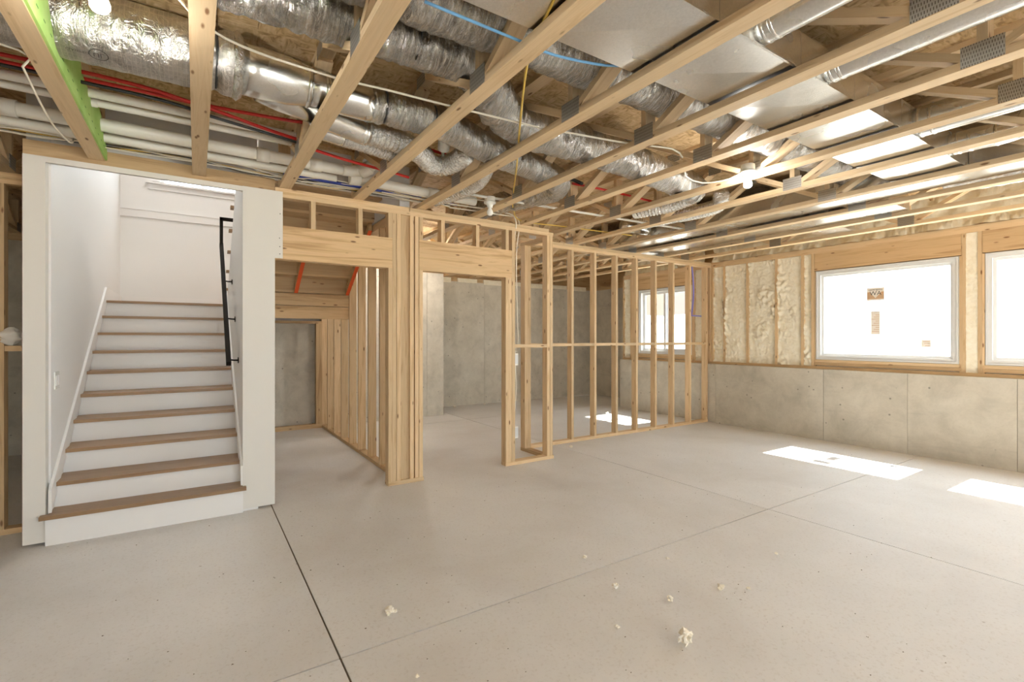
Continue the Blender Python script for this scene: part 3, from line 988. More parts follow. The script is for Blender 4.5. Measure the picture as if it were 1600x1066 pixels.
# ------------------------------------------------------------------ floor trusses
PITCH = 1.445
JB = [0.68 + PITCH * n for n in range(-4, 7)]
PW, PH = 0.150, 0.098
ordn = ['', 'first', 'second', 'third', 'fourth', 'fifth', 'sixth', 'seventh', 'eighth', 'ninth', 'tenth', 'eleventh', 'twelfth', 'thirteenth',
        'fourteenth', 'fifteenth', 'sixteenth', 'seventeenth', 'eighteenth']
for k in range(-5, 13):
    X = 0.02 + 0.6 * k
    if k == 12:
        X = 7.255
    ya = Y0 + 0.02
    yb = 4.42 if -1 <= k <= 2 else 8.98
    if -1 <= k <= 2:
        yb = 4.422 if k < 1 else 4.468
    if k <= -2:
        yb = 8.2
    if 3 <= k <= 5:
        yb = 8.2
    if k == 12:
        yb = 6.9
    extra = {-1: ' carrying the green sheathing', 0: ' ending on the stair header', 12: ' against the spray foam'}.get(k, '')
    t = thing('floor_truss', (X, (ya + yb) / 2, ZB), 'open-web wooden floor truss, %s from the window wall%s' % (ordn[13 - k], extra), 'truss', 'floor trusses overhead')
    bx('bottom_chord', (X - 0.0445, ya, ZB), (X + 0.0445, yb, ZB + 0.038), M_TRUSS, t)
    bx('top_chord', (X - 0.0445, ya, ZT - 0.038), (X + 0.0445, yb, ZT - 0.0005), M_TRUSS, t)
    if k == 12:
        continue
    zb_, zt_ = ZB + 0.050, ZT - 0.047
    for n, yb0 in enumerate(JB):
        if yb0 < ya + 0.05 or yb0 > yb - 0.05:
            continue
        skip_side = (k in (-1, 0) and 3.0 < yb0 < 4.0)
        bx('web', (X - 0.0445, yb0 - 0.019, ZB + 0.038), (X + 0.0445, yb0 + 0.019, ZT - 0.038), M_TRUSS, t)
        if yb0 - 0.64 > ya and not skip_side and not (k == -1 and 1.9 < yb0 < 3.0):
            bar('web', (X, yb0 - 0.062, zb_), (X, yb0 - PITCH / 2 + 0.075, zt_), 0.089, 0.038, M_TRUSS, t)
        if yb0 + 0.64 < yb and not (k in (-1, 0) and 1.9 < yb0 < 3.0):
            bar('web', (X, yb0 + 0.062, zb_), (X, yb0 + PITCH / 2 - 0.075, zt_), 0.089, 0.038, M_TRUSS, t)
        for sx in (-1, 1):
            xs_ = X + sx * 0.0453
            o = bpy.data.objects.new('nail_plate', box_mesh(PW, PH, 0.0016, M_PLATE))
            mm = Matrix(((0, 0, 1), (1, 0, 0), (0, 1, 0))).to_4x4()
            mm.translation = (xs_, yb0, ZB + 0.052)
            put(o, t, mm)
        yt = yb0 + PITCH / 2
        if yt < yb - 0.1 and k >= 1:
            o = bpy.data.objects.new('nail_plate', box_mesh(0.13, 0.07, 0.0016, M_PLATE))
            mm = Matrix(((0, 0, 1), (1, 0, 0), (0, 1, 0))).to_4x4()
            mm.translation = (X - 0.0453, yt, ZT - 0.04)
            put(o, t, mm)
    if -1 <= k <= 2:
        bx('end_web', (X - 0.0445, yb - 0.04, ZB + 0.038), (X + 0.0445, yb - 0.002, ZT - 0.038), M_TRUSS, t)

# green sheathing standing on the truss left of the stair
gp = thing('green_panel', (-0.53, 2.5, ZB + 0.04), 'bright green sheathing panel fixed upright to the leftmost truss', 'panel')
prism('panel_board', [(4.41, ZB + 0.004), (4.41, ZB + 0.06), (4.36, ZB + 0.12), (4.30, ZB + 0.125), (4.28, ZB + 0.2), (3.95, ZB + 0.27), (3.80, ZB + 0.2), (3.55, ZB + 0.2),
                      (3.42, ZB + 0.28), (3.30, ZB + 0.30), (3.20, ZB + 0.17), (3.08, ZB + 0.09), (2.86, ZB + 0.10), (2.74, ZB + 0.22), (2.70, ZT - 0.04), (1.2, ZT - 0.04), (1.2, ZB + 0.004)],
      'x', -0.534, -0.523, M_GREEN, gp)
for k in range(26):
    y_ = 1.5 + 0.11 * k
    bx('ink_dash', (-0.5229, y_, ZB + 0.058), (-0.5225, y_ + 0.03, ZB + 0.064), new_mat('green_ink', (0.10, 0.28, 0.06), 0.8)[0] if k == 0 else MATS['green_ink'], gp)

# ------------------------------------------------------------------ ducts
# rectangular trunk through the truss openings
ztk0, ztk1 = 2.668, 2.86
tk = thing('sheet_metal_trunk', (2.8, 1.43, ztk0), 'rectangular galvanized trunk duct crossing the trusses', 'duct')
seams = [0.3, 1.52, 2.12 + 0.0, 2.72, 3.32, 3.92, 4.52, 4.93]
seams = [-0.2, 0.62, 1.22, 1.80, 2.45, 3.02, 3.66, 4.22, 4.93]
for i, (a_, b_) in enumerate(zip(seams, seams[1:])):
    dz = 0.002 * (i % 2)
    xa, xb, ya_, yb_ = a_ + 0.001, b_ - 0.001, 1.205, 1.66
    z0 = ztk0 + dz
    v = [(xa, ya_, z0), (xb, ya_, z0), (xb, yb_, z0), (xa, yb_, z0), ((xa + xb) / 2, 1.4325, z0 - 0.007),
         (xa, ya_, ztk1), (xb, ya_, ztk1), (xb, yb_, ztk1), (xa, yb_, ztk1), ((xa + xb) / 2, ya_ - 0.006, 2.765)]
    f = [(1, 0, 4), (2, 1, 4), (3, 2, 4), (0, 3, 4), (0, 1, 9), (1, 6, 9), (6, 5, 9), (5, 0, 9), (2, 3, 8, 7), (5, 6, 7, 8), (1, 2, 7, 6), (3, 0, 5, 8)]
    mesh_obj('duct_section', v, f, M_GALV, tk, (a_, 1.43, ztk0))
    bx('seam', (b_ - 0.012, 1.200, ztk0 - 0.003), (b_ + 0.012, 1.665, ztk0 - 0.0005), M_GALV, tk)
bx('edge_flange', (-0.2, 1.196, ztk0 - 0.001), (4.93, 1.206, ztk0 + 0.006), M_GALV, tk)

t2 = thing('cross_trunk', (5.12, 3.3, 2.672), 'second sheet metal trunk lying between two trusses toward the partition', 'duct')
for i, (a_, b_) in enumerate(((0.9, 2.1), (2.102, 3.32), (3.322, 4.54), (4.542, 5.76))):
    bx('duct_section', (4.94, a_, 2.672 + 0.002 * (i % 2)), (5.345, b_, 2.90), M_GALV, t2)
t3 = thing('panned_joist_duct', (5.72, 3.3, 2.672), 'grey sheet metal pan closing the bay next to the second trunk', 'duct')
for i, (a_, b_) in enumerate(((1.9, 3.1), (3.102, 4.32), (4.322, 5.54))):
    bx('duct_section', (5.466, a_, 2.660 + 0.002 * (i % 2)), (5.974, b_, 2.80), M_GALV, t3)
rg = thing('register_boot', (6.32, 3.0, 2.66), 'small galvanized register boot in the last bay by the windows', 'duct')
bx('boot_body', (6.066, 2.62, 2.66), (6.574, 2.98, 2.78), M_GALV, rg)
prism('boot_cone', [(2.62, 2.78), (2.98, 2.78), (2.9, 2.93), (2.7, 2.93)], 'x', 6.2, 6.46, M_SILVER, rg)


def pipe_run(name, pts, r, label, seams=(), cat='duct', mat=None):
    t = thing(name, pts[0], label, cat)
    mat = mat or M_GALV
    p = tube('pipe', pts, r, mat, t, 28, 0.03)
    path = spline(pts, 0.01)
    for fr_ in seams:
        i = min(int(fr_ * (len(path) - 1)), len(path) - 2)
        d = (path[i + 1] - path[i]).normalized()
        lathe('crimp_bead', [(r * 0.99, -0.010), (r * 1.035, -0.004), (r * 1.035, 0.004), (r * 0.99, 0.010)], mat, t, path[i], d, 28)
    return t


pipe_run('takeoff_pipe', [(2.73, 1.204, 2.765), (2.73, -2.2, 2.765)], 0.076, 'long round takeoff pipe at upper right running toward the camera', (0.008, 0.02, 0.4))
pipe_run('takeoff_pipe', [(2.12, 1.204, 2.765), (2.12, -2.2, 2.765)], 0.076, 'round takeoff pipe at the top edge beside the large trunk sheet', (0.008, 0.02, 0.4))
pipe_run('takeoff_pipe', [(3.93, 1.204, 2.775), (3.93, -1.5, 2.775)], 0.095, 'wide round takeoff pipe with a thick collar near the right edge', (0.01, 0.03, 0.5))
pipe_run('takeoff_elbow', [(4.53, 1.204, 2.76), (4.53, 1.05, 2.76), (4.53, 0.92, 2.755), (4.56, 0.82, 2.79), (4.60, 0.78, 2.90), (4.60, 0.78, 2.98)], 0.076,
         'segmented galvanized elbow off the trunk near the right edge', (0.1, 0.2, 0.42, 0.6))
pipe_run('round_elbow', [(5.14, 0.898, 2.78), (5.14, 0.75, 2.78), (5.16, 0.62, 2.80), (5.16, 0.58, 2.92), (5.16, 0.58, 2.99)], 0.085, 'bright round elbow at the end of the second trunk', (0.05, 0.45))


def flex(name, pts, r, label, mat, wr=0.06, pitch=None, seed=0.0, collars=(), seg=32, step=0.014):
    t = thing(name, pts[0], label, 'duct')

    def rf(s, L):
        q = r
        for c0 in collars:
            q *= 1 - 0.13 * math.exp(-((s - c0 * L) / 0.02) ** 2)
        if pitch:
            q *= 1 + 0.07 * math.sin(2 * math.pi * s / pitch)
        return q
    d = tube('duct_jacket', pts, r, mat, t, seg, step, rf, wr, seed)
    path = spline(pts, 0.01)
    for c0 in collars:
        i = min(int(c0 * (len(path) - 1)), len(path) - 2)
        dd = (path[i + 1] - path[i]).normalized()
        lathe('strap', [(r * 0.90, -0.006), (r * 0.905, 0.0), (r * 0.90, 0.006)], M_CBLK, t, path[i], dd, 24)
    return t


# insulated main at upper left, with its printed jacket
ma = flex('insulated_main_duct', [(-1.75, 2.965, 2.825), (-1.0, 2.965, 2.825), (-0.3, 2.97, 2.825), (0.0, 2.97, 2.825), (0.17, 2.97, 2.825)], 0.158,
          'large foil-wrapped main duct with printed jacket at upper left', M_SCRIM, 0.03, None, 1.0, (0.955,), 40, 0.014)
lathe('crumpled_end', [(0.10, -0.02), (0.158, 0.0), (0.172, 0.02), (0.15, 0.045), (0.12, 0.05)], M_FOILY, ma, (0.16, 2.97, 2.825), (1, 0, 0), 30)


def wrap_text(s, size, u0, v0, r, par, mirror=True):
    """printing on the underside of the main duct (axis along x)"""
    v, f = text_mesh(s, size)
    pts = []
    for x_, y_, _ in v:
        a_ = v0 + y_ / r
        pts.append((u0 + x_, 2.97 + r * math.sin(a_), 2.825 - r * math.cos(a_)))
    return mesh_obj('jacket_print', pts, f, M_INK, par, (u0, 2.97, 2.825 - r))


RP = 0.164
wrap_text('UL', 0.034, -0.375, -0.42, RP, ma)
ring_v, ring_f = [], []
for k in range(28):
    a_ = 2 * math.pi * k / 28
    for rr in (0.026, 0.029):
        u_, w_ = -0.375 + 1.25 * rr * math.cos(a_), -0.42 + rr * math.sin(a_) / RP
        ring_v.append((u_, 2.97 + RP * math.sin(w_), 2.825 - RP * math.cos(w_)))
for k in range(28):
    a_, b_ = 2 * k, 2 * ((k + 1) % 28)
    ring_f.append((a_, a_ + 1, b_ + 1, b_))
mesh_obj('jacket_print', ring_v, ring_f, M_INK, ma, (-0.375, 2.97, 2.66))
wrap_text('CLASSIFIED', 0.016, -0.45, -0.40, RP, ma)
wrap_text('AIR DUCT', 0.016, -0.36, -0.70, RP, ma)

# galvanized wye
wy = thing('galvanized_wye', (0.2, 2.97, 2.82), 'shiny galvanized wye fitting leaving the main insulated duct', 'duct')
lathe('reducer', [(0.128, 0.0), (0.130, 0.10), (0.126, 0.22), (0.108, 0.33), (0.106, 0.35)], M_GALV, wy, (0.20, 2.97, 2.82), (1, -0.02, -0.02), 36)
for s_, r_ in ((0.335, 0.111), (0.43, 0.110)):
    lathe('crimp_bead', [(r_ - 0.004, -0.012), (r_, -0.005), (r_, 0.005), (r_ - 0.004, 0.012)], M_GALV, wy, (0.20 + s_, 2.962, 2.812), (1, 0, 0), 36)
tube('main_branch', [(0.54, 2.963, 2.813), (0.78, 2.955, 2.805), (0.90, 2.95, 2.80)], 0.102, M_GALV, wy, 32, 0.05)
lathe('side_branch', [(0.098, 0.0), (0.096, 0.12), (0.078, 0.26), (0.076, 0.36)], M_GALV, wy, (0.30, 3.02, 2.79), (0.93, 0.34, -0.11), 32)
lathe('crimp_bead', [(0.074, -0.012), (0.084, -0.005), (0.084, 0.005), (0.074, 0.012)], M_GALV, wy, Vector((0.30, 3.02, 2.79)) + Vector((0.93, 0.34, -0.11)).normalized() * 0.33, (0.93, 0.34, -0.11), 32)
pipe_run('branch_pipe', [(0.615, 3.142, 2.752), (0.95, 3.215, 2.728)], 0.077, 'short galvanized branch pipe between the wye and the silver flex', (0.9, 0.96))
pipe_run('lower_branch_pipe', [(0.66, 3.345, 2.735), (0.84, 3.365, 2.725)], 0.055, 'small galvanized stub below the branch pipe', (0.15, 0.85))

# insulated flex runs
flex('insulated_flex', [(-0.45, 1.985, 2.872), (0.5, 1.985, 2.872), (1.5, 1.985, 2.872), (2.6, 1.985, 2.872), (3.6, 1.985, 2.87), (4.6, 1.985, 2.87), (4.9, 1.98, 2.87)], 0.127,
     'foil flex duct running along the trunk across many trusses', M_FOIL, 0.11, None, 2.0, (0.22,))
flex('insulated_flex', [(-0.45, 2.315, 2.874), (0.3, 2.315, 2.874), (0.9, 2.315, 2.874), (1.25, 2.33, 2.872), (1.5, 2.52, 2.83), (1.82, 2.69, 2.80), (2.42, 2.70, 2.795), (3.02, 2.76, 2.795), (3.62, 2.85, 2.79), (3.98, 2.93, 2.79)], 0.128,
     'foil flex duct dipping and sagging in the middle of the ceiling', M_FOIL, 0.14, None, 5.0, (0.30, 0.985))
flex('insulated_flex', [(0.86, 2.955, 2.802), (1.05, 2.93, 2.80), (1.3, 2.93, 2.795), (1.55, 3.0, 2.785), (1.82, 3.10, 2.775), (2.42, 3.26, 2.77), (2.70, 3.40, 2.77), (2.82, 3.62, 2.765), (2.74, 3.9, 2.765), (2.62, 4.3, 2.77), (2.60, 4.9, 2.78)], 0.103,
     'darker foil flex duct curling down toward the door header', M_FOIL, 0.13, None, 9.0, (0.035, 0.12))
# bare silver flex
flex('bare_flex', [(0.94, 3.213, 2.735), (1.10, 3.23, 2.735), (1.26, 3.27, 2.735), (1.40, 3.37, 2.732), (1.51, 3.49, 2.732), (1.61, 3.52, 2.735), (1.675, 3.43, 2.742), (1.69, 3.31, 2.75), (1.69, 3.23, 2.76)], 0.074,
     'shiny silver flex bending into a tight U beside the pipes', M_SILVER, 0.02, 0.032, 3.0, step=0.006)
flex('bare_flex', [(0.83, 3.363, 2.725), (1.0, 3.38, 2.72), (1.22, 3.43, 2.715)], 0.055, 'short silver flex stub under the U-shaped one', M_SILVER, 0.02, 0.022, 4.0, step=0.006)
flex('bare_flex', [(1.95, 3.36, 2.80), (2.03, 3.55, 2.77), (2.08, 3.8, 2.75), (2.03, 4.1, 2.735), (1.95, 4.38, 2.735)], 0.068, 'silver flex dropping to the wall plate above the door header', M_SILVER, 0.02, 0.032, 6.0, step=0.006)
flex('bare_flex', [(3.97, 2.93, 2.79), (4.08, 3.0, 2.78), (4.06, 3.25, 2.74), (3.95, 3.5, 2.725), (3.92, 3.62, 2.73)], 0.075, 'silver flex loop below the end of the sagging insulated duct', M_SILVER, 0.02, 0.034, 7.0, step=0.006)
flex('bare_flex', [(4.36, 2.9, 2.80), (4.52, 3.05, 2.75), (4.50, 3.3, 2.73), (4.45, 3.6, 2.735), (4.42, 4.0, 2.74)], 0.072, 'farther silver flex loop nearer the window wall', M_SILVER, 0.02, 0.034, 8.0, step=0.006)
pipe_run('far_metal_pipe', [(4.45, 4.3, 2.78), (4.88, 4.3, 2.78)], 0.075, 'short metal pipe entering the second trunk above the partition', (0.3, 0.8))
flex('foil_boot', [(5.72, 1.55, 2.78), (5.72, 1.1, 2.76), (5.72, 0.7, 2.75)], 0.09, 'crumpled bright foil duct at the right edge by the windows', M_SILVER, 0.10, None, 12.0)

# ------------------------------------------------------------------ pipes
def straight(name, a_, b_, r, mat, label, cat='pipe', couplings=()):
    t = thing(name, a_, label, cat)
    tube('pipe', [a_, b_], r, mat, t, 16, 0.5)
    a_, b_ = Vector(a_), Vector(b_)
    for c0 in couplings:
        lathe('coupling', [(r * 1.0, -0.045), (r * 1.22, -0.044), (r * 1.22, 0.044), (r * 1.0, 0.045)], mat, t, a_.lerp(b_, c0), (b_ - a_).normalized(), 20)
    return t


dp = straight('drain_pipe', (-3.2, 4.15, 2.79), (1.02, 4.15, 2.775), 0.043, M_PVC, 'thick white drain pipe over the stair header', couplings=(0.53, 0.86, 0.95))
tube('elbow', [(1.02, 4.15, 2.775), (1.12, 4.14, 2.78), (1.2, 4.10, 2.80), (1.24, 4.02, 2.83)], 0.045, M_PVC, dp, 16, 0.03)
lathe('trap_hub', [(0.05, 0.0), (0.058, 0.01), (0.058, 0.09), (0.05, 0.10)], M_PVC, dp, (1.16, 4.13, 2.78), (0.6, -0.5, 0.3), 20)
straight('drain_pipe', (1.10, 4.20, 2.735), (2.30, 4.20, 2.72), 0.042, M_PVC, 'thick white drain pipe running on toward the door header', couplings=(0.03, 0.62))
straight('drain_pipe', (-3.2, 4.27, 2.745), (1.0, 4.27, 2.735), 0.030, M_PVC, 'grey-white pipe tucked just behind the thick drain pipe', couplings=(0.6,))
straight('vent_pipe', (-3.2, 3.70, 2.81), (0.60, 3.70, 2.80), 0.026, M_PVC, 'thin white vent pipe above the thick drain pipe', couplings=(0.55,))
straight('vent_pipe', (-3.2, 3.80, 2.795), (0.60, 3.80, 2.785), 0.022, M_PVC, 'thinner white pipe lying beside the vent pipe', couplings=(0.7,))
tr_ = thing('trap_fitting', (1.62, 3.38, 2.80), 'white drain trap hanging inside the silver U-shaped flex', 'pipe')
tube('trap_body', [(1.46, 3.20, 2.90), (1.52, 3.25, 2.86), (1.56, 3.34, 2.80)], 0.045, M_PVC, tr_, 16, 0.03)
tube('trap_stem', [(1.60, 3.45, 2.88), (1.61, 3.45, 2.74)], 0.012, M_PVC, tr_, 10, 0.05)
tube('trap_arm', [(1.45, 3.46, 2.74), (1.62, 3.45, 2.735)], 0.012, M_PVC, tr_, 10, 0.05)
straight('white_supply_pipe', (2.0, 3.93, 2.69), (5.0, 3.80, 2.70), 0.012, M_PVC, 'slim white supply pipe crossing above the partition top plate')
straight('blue_pipe', (0.60, 4.36, 2.725), (1.80, 4.36, 2.72), 0.013, M_BLUE, 'dark blue water pipe above the first header', couplings=())
straight('blue_pipe', (0.60, 4.395, 2.735), (2.2, 4.392, 2.715), 0.011, M_BLUE, 'second dark blue water pipe against the plate')
for i, (p, lb_) in enumerate((
        ([(-1.75, 3.56, 2.83), (-0.47, 3.50, 2.83), (0.0, 3.52, 2.80), (0.4, 3.62, 2.775), (0.64, 3.66, 2.76)], 'red water pipe behind the main duct, nearest the camera'),
        ([(-1.75, 3.66, 2.845), (-0.3, 3.62, 2.845), (0.0, 3.61, 2.84), (0.5, 3.53, 2.83), (0.9, 3.48, 2.85)], 'red water pipe curving up behind the wye'),
        ([(0.6, 3.70, 2.745), (0.95, 3.80, 2.74), (1.3, 3.86, 2.735), (1.5, 3.9, 2.73)], 'short red water pipe above the blue pipes'),
        ([(1.2, 3.36, 2.84), (1.6, 3.50, 2.83), (2.2, 3.48, 2.82), (2.75, 3.44, 2.815)], 'red water pipe passing behind the yellow cable'),
        ([(2.9, 3.44, 2.80), (3.4, 3.42, 2.80), (4.4, 3.46, 2.80)], 'red water pipe beyond the sagging flex duct'))):
    t = thing('red_pipe', p[0], lb_, 'pipe')
    tube('pipe', p, 0.011, M_RED, t, 10, 0.05)
bk = thing('black_hose', (2.75, 3.40, 2.80), 'black hose end lying by the red pipe in mid ceiling', 'hose')
tube('hose', [(2.70, 3.38, 2.83), (2.9, 3.40, 2.815), (3.0, 3.42, 2.81)], 0.016, M_CBLK, bk, 10, 0.04)
tube('black_line', [(-1.75, 3.50, 2.765), (-0.3, 3.48, 2.765), (0.1, 3.53, 2.745), (0.6, 3.60, 2.72)], 0.010, M_CBLK, bk, 8, 0.06)
vp = thing('violet_pipe', (6.86, 5.12, 1.9), 'violet blue water pipe bending at the partition corner', 'pipe')
tube('pipe', [(6.84, 5.09, 2.60), (6.88, 5.09, 2.35), (6.89, 5.09, 2.1), (6.86, 5.09, 1.86), (6.84, 5.09, 1.76)], 0.012, M_PURPLE, vp, 10, 0.03)
tube('branch', [(6.84, 5.09, 1.75), (7.10, 5.09, 1.745)], 0.011, M_PURPLE, vp, 10, 0.05)

# ------------------------------------------------------------------ cables
def cable(name, pts, r, mat, label, flat=False):
    t = thing(name, pts[0], label, 'cable')
    tube('cable_jacket', pts, r, mat, t, 8, 0.06)
    return t


rr_ = random.Random(3)
cmats = [M_CABLE, M_CBLK, M_CABLE, M_CABLE, M_YEL, M_CABLE, M_CBLK, M_CABLE, M_CABLE, M_CBLK, M_YEL, M_CABLE, M_CABLE, M_CBLK]
cnames = {M_CABLE: 'white', M_CBLK: 'black', M_YEL: 'yellow'}
for i, mt in enumerate(cmats):
    pts = []
    for x_ in [-3.2, -2.2, -1.4, -0.9, -0.5, -0.1, 0.3, 0.62, 0.95, 1.3, 1.7, 2.1]:
        yy = 4.335 + 0.011 * (i % 7) + rr_.uniform(-0.02, 0.02)
        zz = 2.70 + 0.0045 * i + rr_.uniform(-0.022, 0.022)
        if x_ > 0.6:
            zz = max(zz - 0.02, 2.672)
        pts.append((x_, min(yy, 4.41), zz))
    cable('cable', pts, 0.0048 if mt is M_CABLE else 0.004, mt, '%s cable in the bundle lying along the stair header and wall plate' % cnames[mt]) \
        ['group'] = 'bundled %s cables along the wall plate' % cnames[mt]
cable('cable', [(-1.3, 2.9, 2.66), (-0.66, 3.0, 2.655), (-0.66, 3.06, 2.61), (-0.665, 3.6, 2.56), (-0.66, 4.05, 2.60), (-0.67, 4.22, 2.68)], 0.005, M_CABLE, 'white cable drooping below the pipes at the far left')
cable('cable', [(-0.20, 1.9, 2.68), (0.05, 2.40, 2.674), (0.51, 2.50, 2.672), (0.82, 2.48, 2.672), (1.17, 2.46, 2.672), (1.80, 2.41, 2.672)], 0.006, M_CABLE, 'long white cable crossing below the foil ducts from upper left')
cable('cable', [(1.86, 2.40, 2.676), (2.40, 2.29, 2.674), (2.75, 2.20, 2.68), (2.92, 2.25, 2.672)], 0.006, M_CABLE, 'white cable continuing to the third truss plate in mid ceiling')
cable('cable', [(3.02, 2.30, 2.668), (3.10, 2.36, 2.60), (3.25, 2.32, 2.565), (3.40, 2.20, 2.59), (3.47, 2.13, 2.64)], 0.0055, M_CABLE, 'white cable looping down to the lit bulb holder')
cable('cable', [(0.74, 1.755, 2.676), (1.19, 1.755, 2.672), (1.38, 1.755, 2.672), (1.64, 1.70, 2.680), (1.8, 1.62, 2.69)], 0.006, M_LBLUE, 'light blue cable sagging below the flex duct')
cable('cable', [(1.12, 1.40, 2.665), (1.20, 1.62, 2.667), (1.31, 1.88, 2.672), (1.62, 2.40, 2.665), (2.02, 3.04, 2.668), (2.40, 3.67, 2.673), (2.72, 4.15, 2.68), (3.0, 4.40, 2.66), (3.6, 4.42, 2.68), (4.6, 4.3, 2.67)], 0.006, M_YEL, 'yellow cable running diagonally across the trusses')
cable('cable', [(1.5, 4.25, 2.70), (1.85, 4.16, 2.675), (2.2, 4.05, 2.69), (2.33, 3.97, 2.67)], 0.005, M_CABLE, 'white cable rising to the unlit lamp holder')
cable('cable', [(1.4, 4.3, 2.69), (2.0, 4.28, 2.68), (2.6, 4.24, 2.675), (2.88, 4.36, 2.66), (2.925, 4.45, 2.4), (2.925, 4.46, 1.8), (2.93, 4.46, 1.25)], 0.0068, M_CABLE, 'white cable dropping to the upper outlet box')
cable('cable', [(2.1, 4.36, 2.67), (2.7, 4.33, 2.67), (2.95, 4.40, 2.66), (2.96, 4.46, 2.3), (2.975, 4.47, 1.7), (2.99, 4.47, 1.34), (2.95, 4.46, 1.25)], 0.0068, M_CABLE, 'second white cable bowing to the upper outlet box')
cable('cable', [(2.94, 4.46, 1.10), (2.955, 4.46, 0.8), (2.93, 4.46, 0.52), (2.93, 4.46, 0.42)], 0.0068, M_CABLE, 'white cable between the two outlet boxes')
for z_, lb_ in ((1.08, 'upper white outlet box on the door stud'), (0.28, 'lower white outlet box on the door stud')):
    t = thing('outlet_box', (2.94, 4.45, z_), lb_, 'outlet box')
    bx('box_body', (2.907, 4.43, z_), (2.962, 4.50, z_ + 0.13), M_PVC, t)
    bx('box_face', (2.909, 4.425, z_ + 0.015), (2.960, 4.43, z_ + 0.115), M_VINYL, t)
    bx('box_ear', (2.907, 4.427, z_ + 0.132), (2.925, 4.45, z_ + 0.15), M_PVC, t)


# ------------------------------------------------------------------ lamps
def lamp(x_, y_, z_, label, lit=True, side=None, bulb=True):
    t = thing('lamp_holder', (x_, y_, z_), label, 'lamp')
    lathe('junction_box', [(0.048, 0.0), (0.050, -0.002), (0.050, -0.044), (0.048, -0.046)], M_PVC, t, (x_, y_, z_), (0, 0, 1), 24)
    lathe('holder', [(0.056, -0.046), (0.058, -0.052), (0.054, -0.062), (0.034, -0.070), (0.026, -0.088), (0.024, -0.100)], M_PORC, t, (x_, y_, z_), (0, 0, 1), 28)
    if bulb:
        prof = [(0.013, -0.100), (0.015, -0.108), (0.024, -0.124), (0.030, -0.142), (0.029, -0.156), (0.022, -0.168), (0.010, -0.174), (0.0, -0.175)]
        lathe('bulb', prof, M_BULB if lit else M_BULBOFF, t, (x_, y_, z_), (0, 0, 1), 20)
    return t


lamp(3.505, 2.11, 2.69, 'porcelain lamp holder with glowing bare bulb in mid ceiling')
l2 = lamp(-0.285, 2.23, 2.70, 'glowing bare bulb in front of the large foil duct at upper left')
bx('cleat', (-0.534, 2.19, 2.70), (-0.026, 2.279, 2.738), M_WOOD, l2)
lamp(2.31, 3.93, 2.70, 'unlit white lamp holder near the door header', False)
for x_, y_, lb_ in ((1.5, -1.6, 'added fill bulb behind the camera, left of the trunk pipes'), (4.5, -1.6, 'added fill bulb behind the camera near the windows'), (-1.5, -0.6, 'added fill bulb behind the camera at the left'),
                    (-2.1, -3.0, 'added fill bulb in the rear left corner behind the camera'), (0.4, -3.1, 'added fill bulb over the added patio door behind the camera'),
                    (2.8, -3.1, 'added fill bulb right of the added patio door behind the camera'), (5.5, -3.1, 'added fill bulb in the rear right corner behind the camera'),
                    (5.75, 0.1, 'added fill bulb just outside the right edge of the photo')):  # all of these are unseen bulbs added as interior fill
    o = lamp(x_, y_, 2.70, lb_)
    kx = 0.02 + 0.6 * math.floor((x_ - 0.02) / 0.6)
    bx('cleat', (kx + 0.047, y_ - 0.045, 2.70), (kx + 0.552, y_ + 0.045, 2.738), M_WOOD, o)
o = lamp(2.87, 7.35, 2.70, 'second added fill bulb in the far room hidden by the post')  # added out of sight to brighten the far room
bx('cleat', (2.467, 7.305, 2.70), (2.974, 7.395, 2.738), M_WOOD, o)
o = lamp(2.62, 6.6, 2.70, 'added fill bulb in the far room hidden by the post')  # also an added, hidden fill bulb
bx('cleat', (2.467, 6.555, 2.70), (2.974, 6.645, 2.738), M_WOOD, o)


# ------------------------------------------------------------------ small things
def chunk(x_, y_, r, mat, seed, flat=0.7):
    bm = bmesh.new()
    bmesh.ops.create_icosphere(bm, subdivisions=3, radius=r)
    for v in bm.verts:
        n_ = v.co.normalized()
        v.co *= 0.8 + 0.75 * noise.noise(n_ * 1.5 + Vector((seed, 0, 0))) + 0.4 * noise.noise(n_ * 3.5 + Vector((0, seed, 0)))
        v.co.z *= flat
    zmin = min(v.co.z for v in bm.verts)
    for v in bm.verts:
        v.co.z -= zmin
    me = bpy.data.meshes.new('chunk')
    bm.to_mesh(me)
    bm.free()
    me.materials.append(mat)
    o = bpy.data.objects.new('foam_chunk', me)
    put(o, None, Matrix.Translation((x_, y_, 0.0)))
    return o


CH = [((608, 957), 0.024, 'pale foam chunk near the long joint at left of the floor'),
      ((1071, 1005), 0.030, 'largest pale foam chunk near the bottom of the photo'),
      ((1127, 918), 0.020, 'foam chunk with a dark shaded side, right of centre'),
      ((1047, 936), 0.017, 'small upright foam crumb between the two larger chunks'),
      ((961, 917), 0.017, 'pale crumb right of the diagonal joint'),
      ((965, 979), 0.011, 'tiny pale crumb left of the largest chunk'),
      ((914, 870), 0.014, 'pale crumb lying above the diagonal joint'),
      ((1169, 919), 0.011, 'little crumb just right of the dark-sided chunk'),
      ((1213, 864), 0.011, 'little crumb nearest the joint crossing'),
      ((1043, 871), 0.010, 'flat crumb just below the diagonal joint'),
      ((892, 697), 0.024, 'white scrap beside the partition bottom plate'),
      ((652, 1056), 0.008, 'tiny crumb at the bottom edge of the photo'),
      ((617, 954), 0.011, 'small flake touching the left foam chunk'),
      ((710, 634), 0.030, 'white scrap at the foot of the far concrete wall'),
      ((757, 630), 0.024, 'second white scrap along the far concrete wall'),
      ((949, 645), 0.030, 'bright scrap lying in the far sun patch')]
_s, _c, _F = math.sin(math.radians(33.05)), math.cos(math.radians(33.05)), 758.7
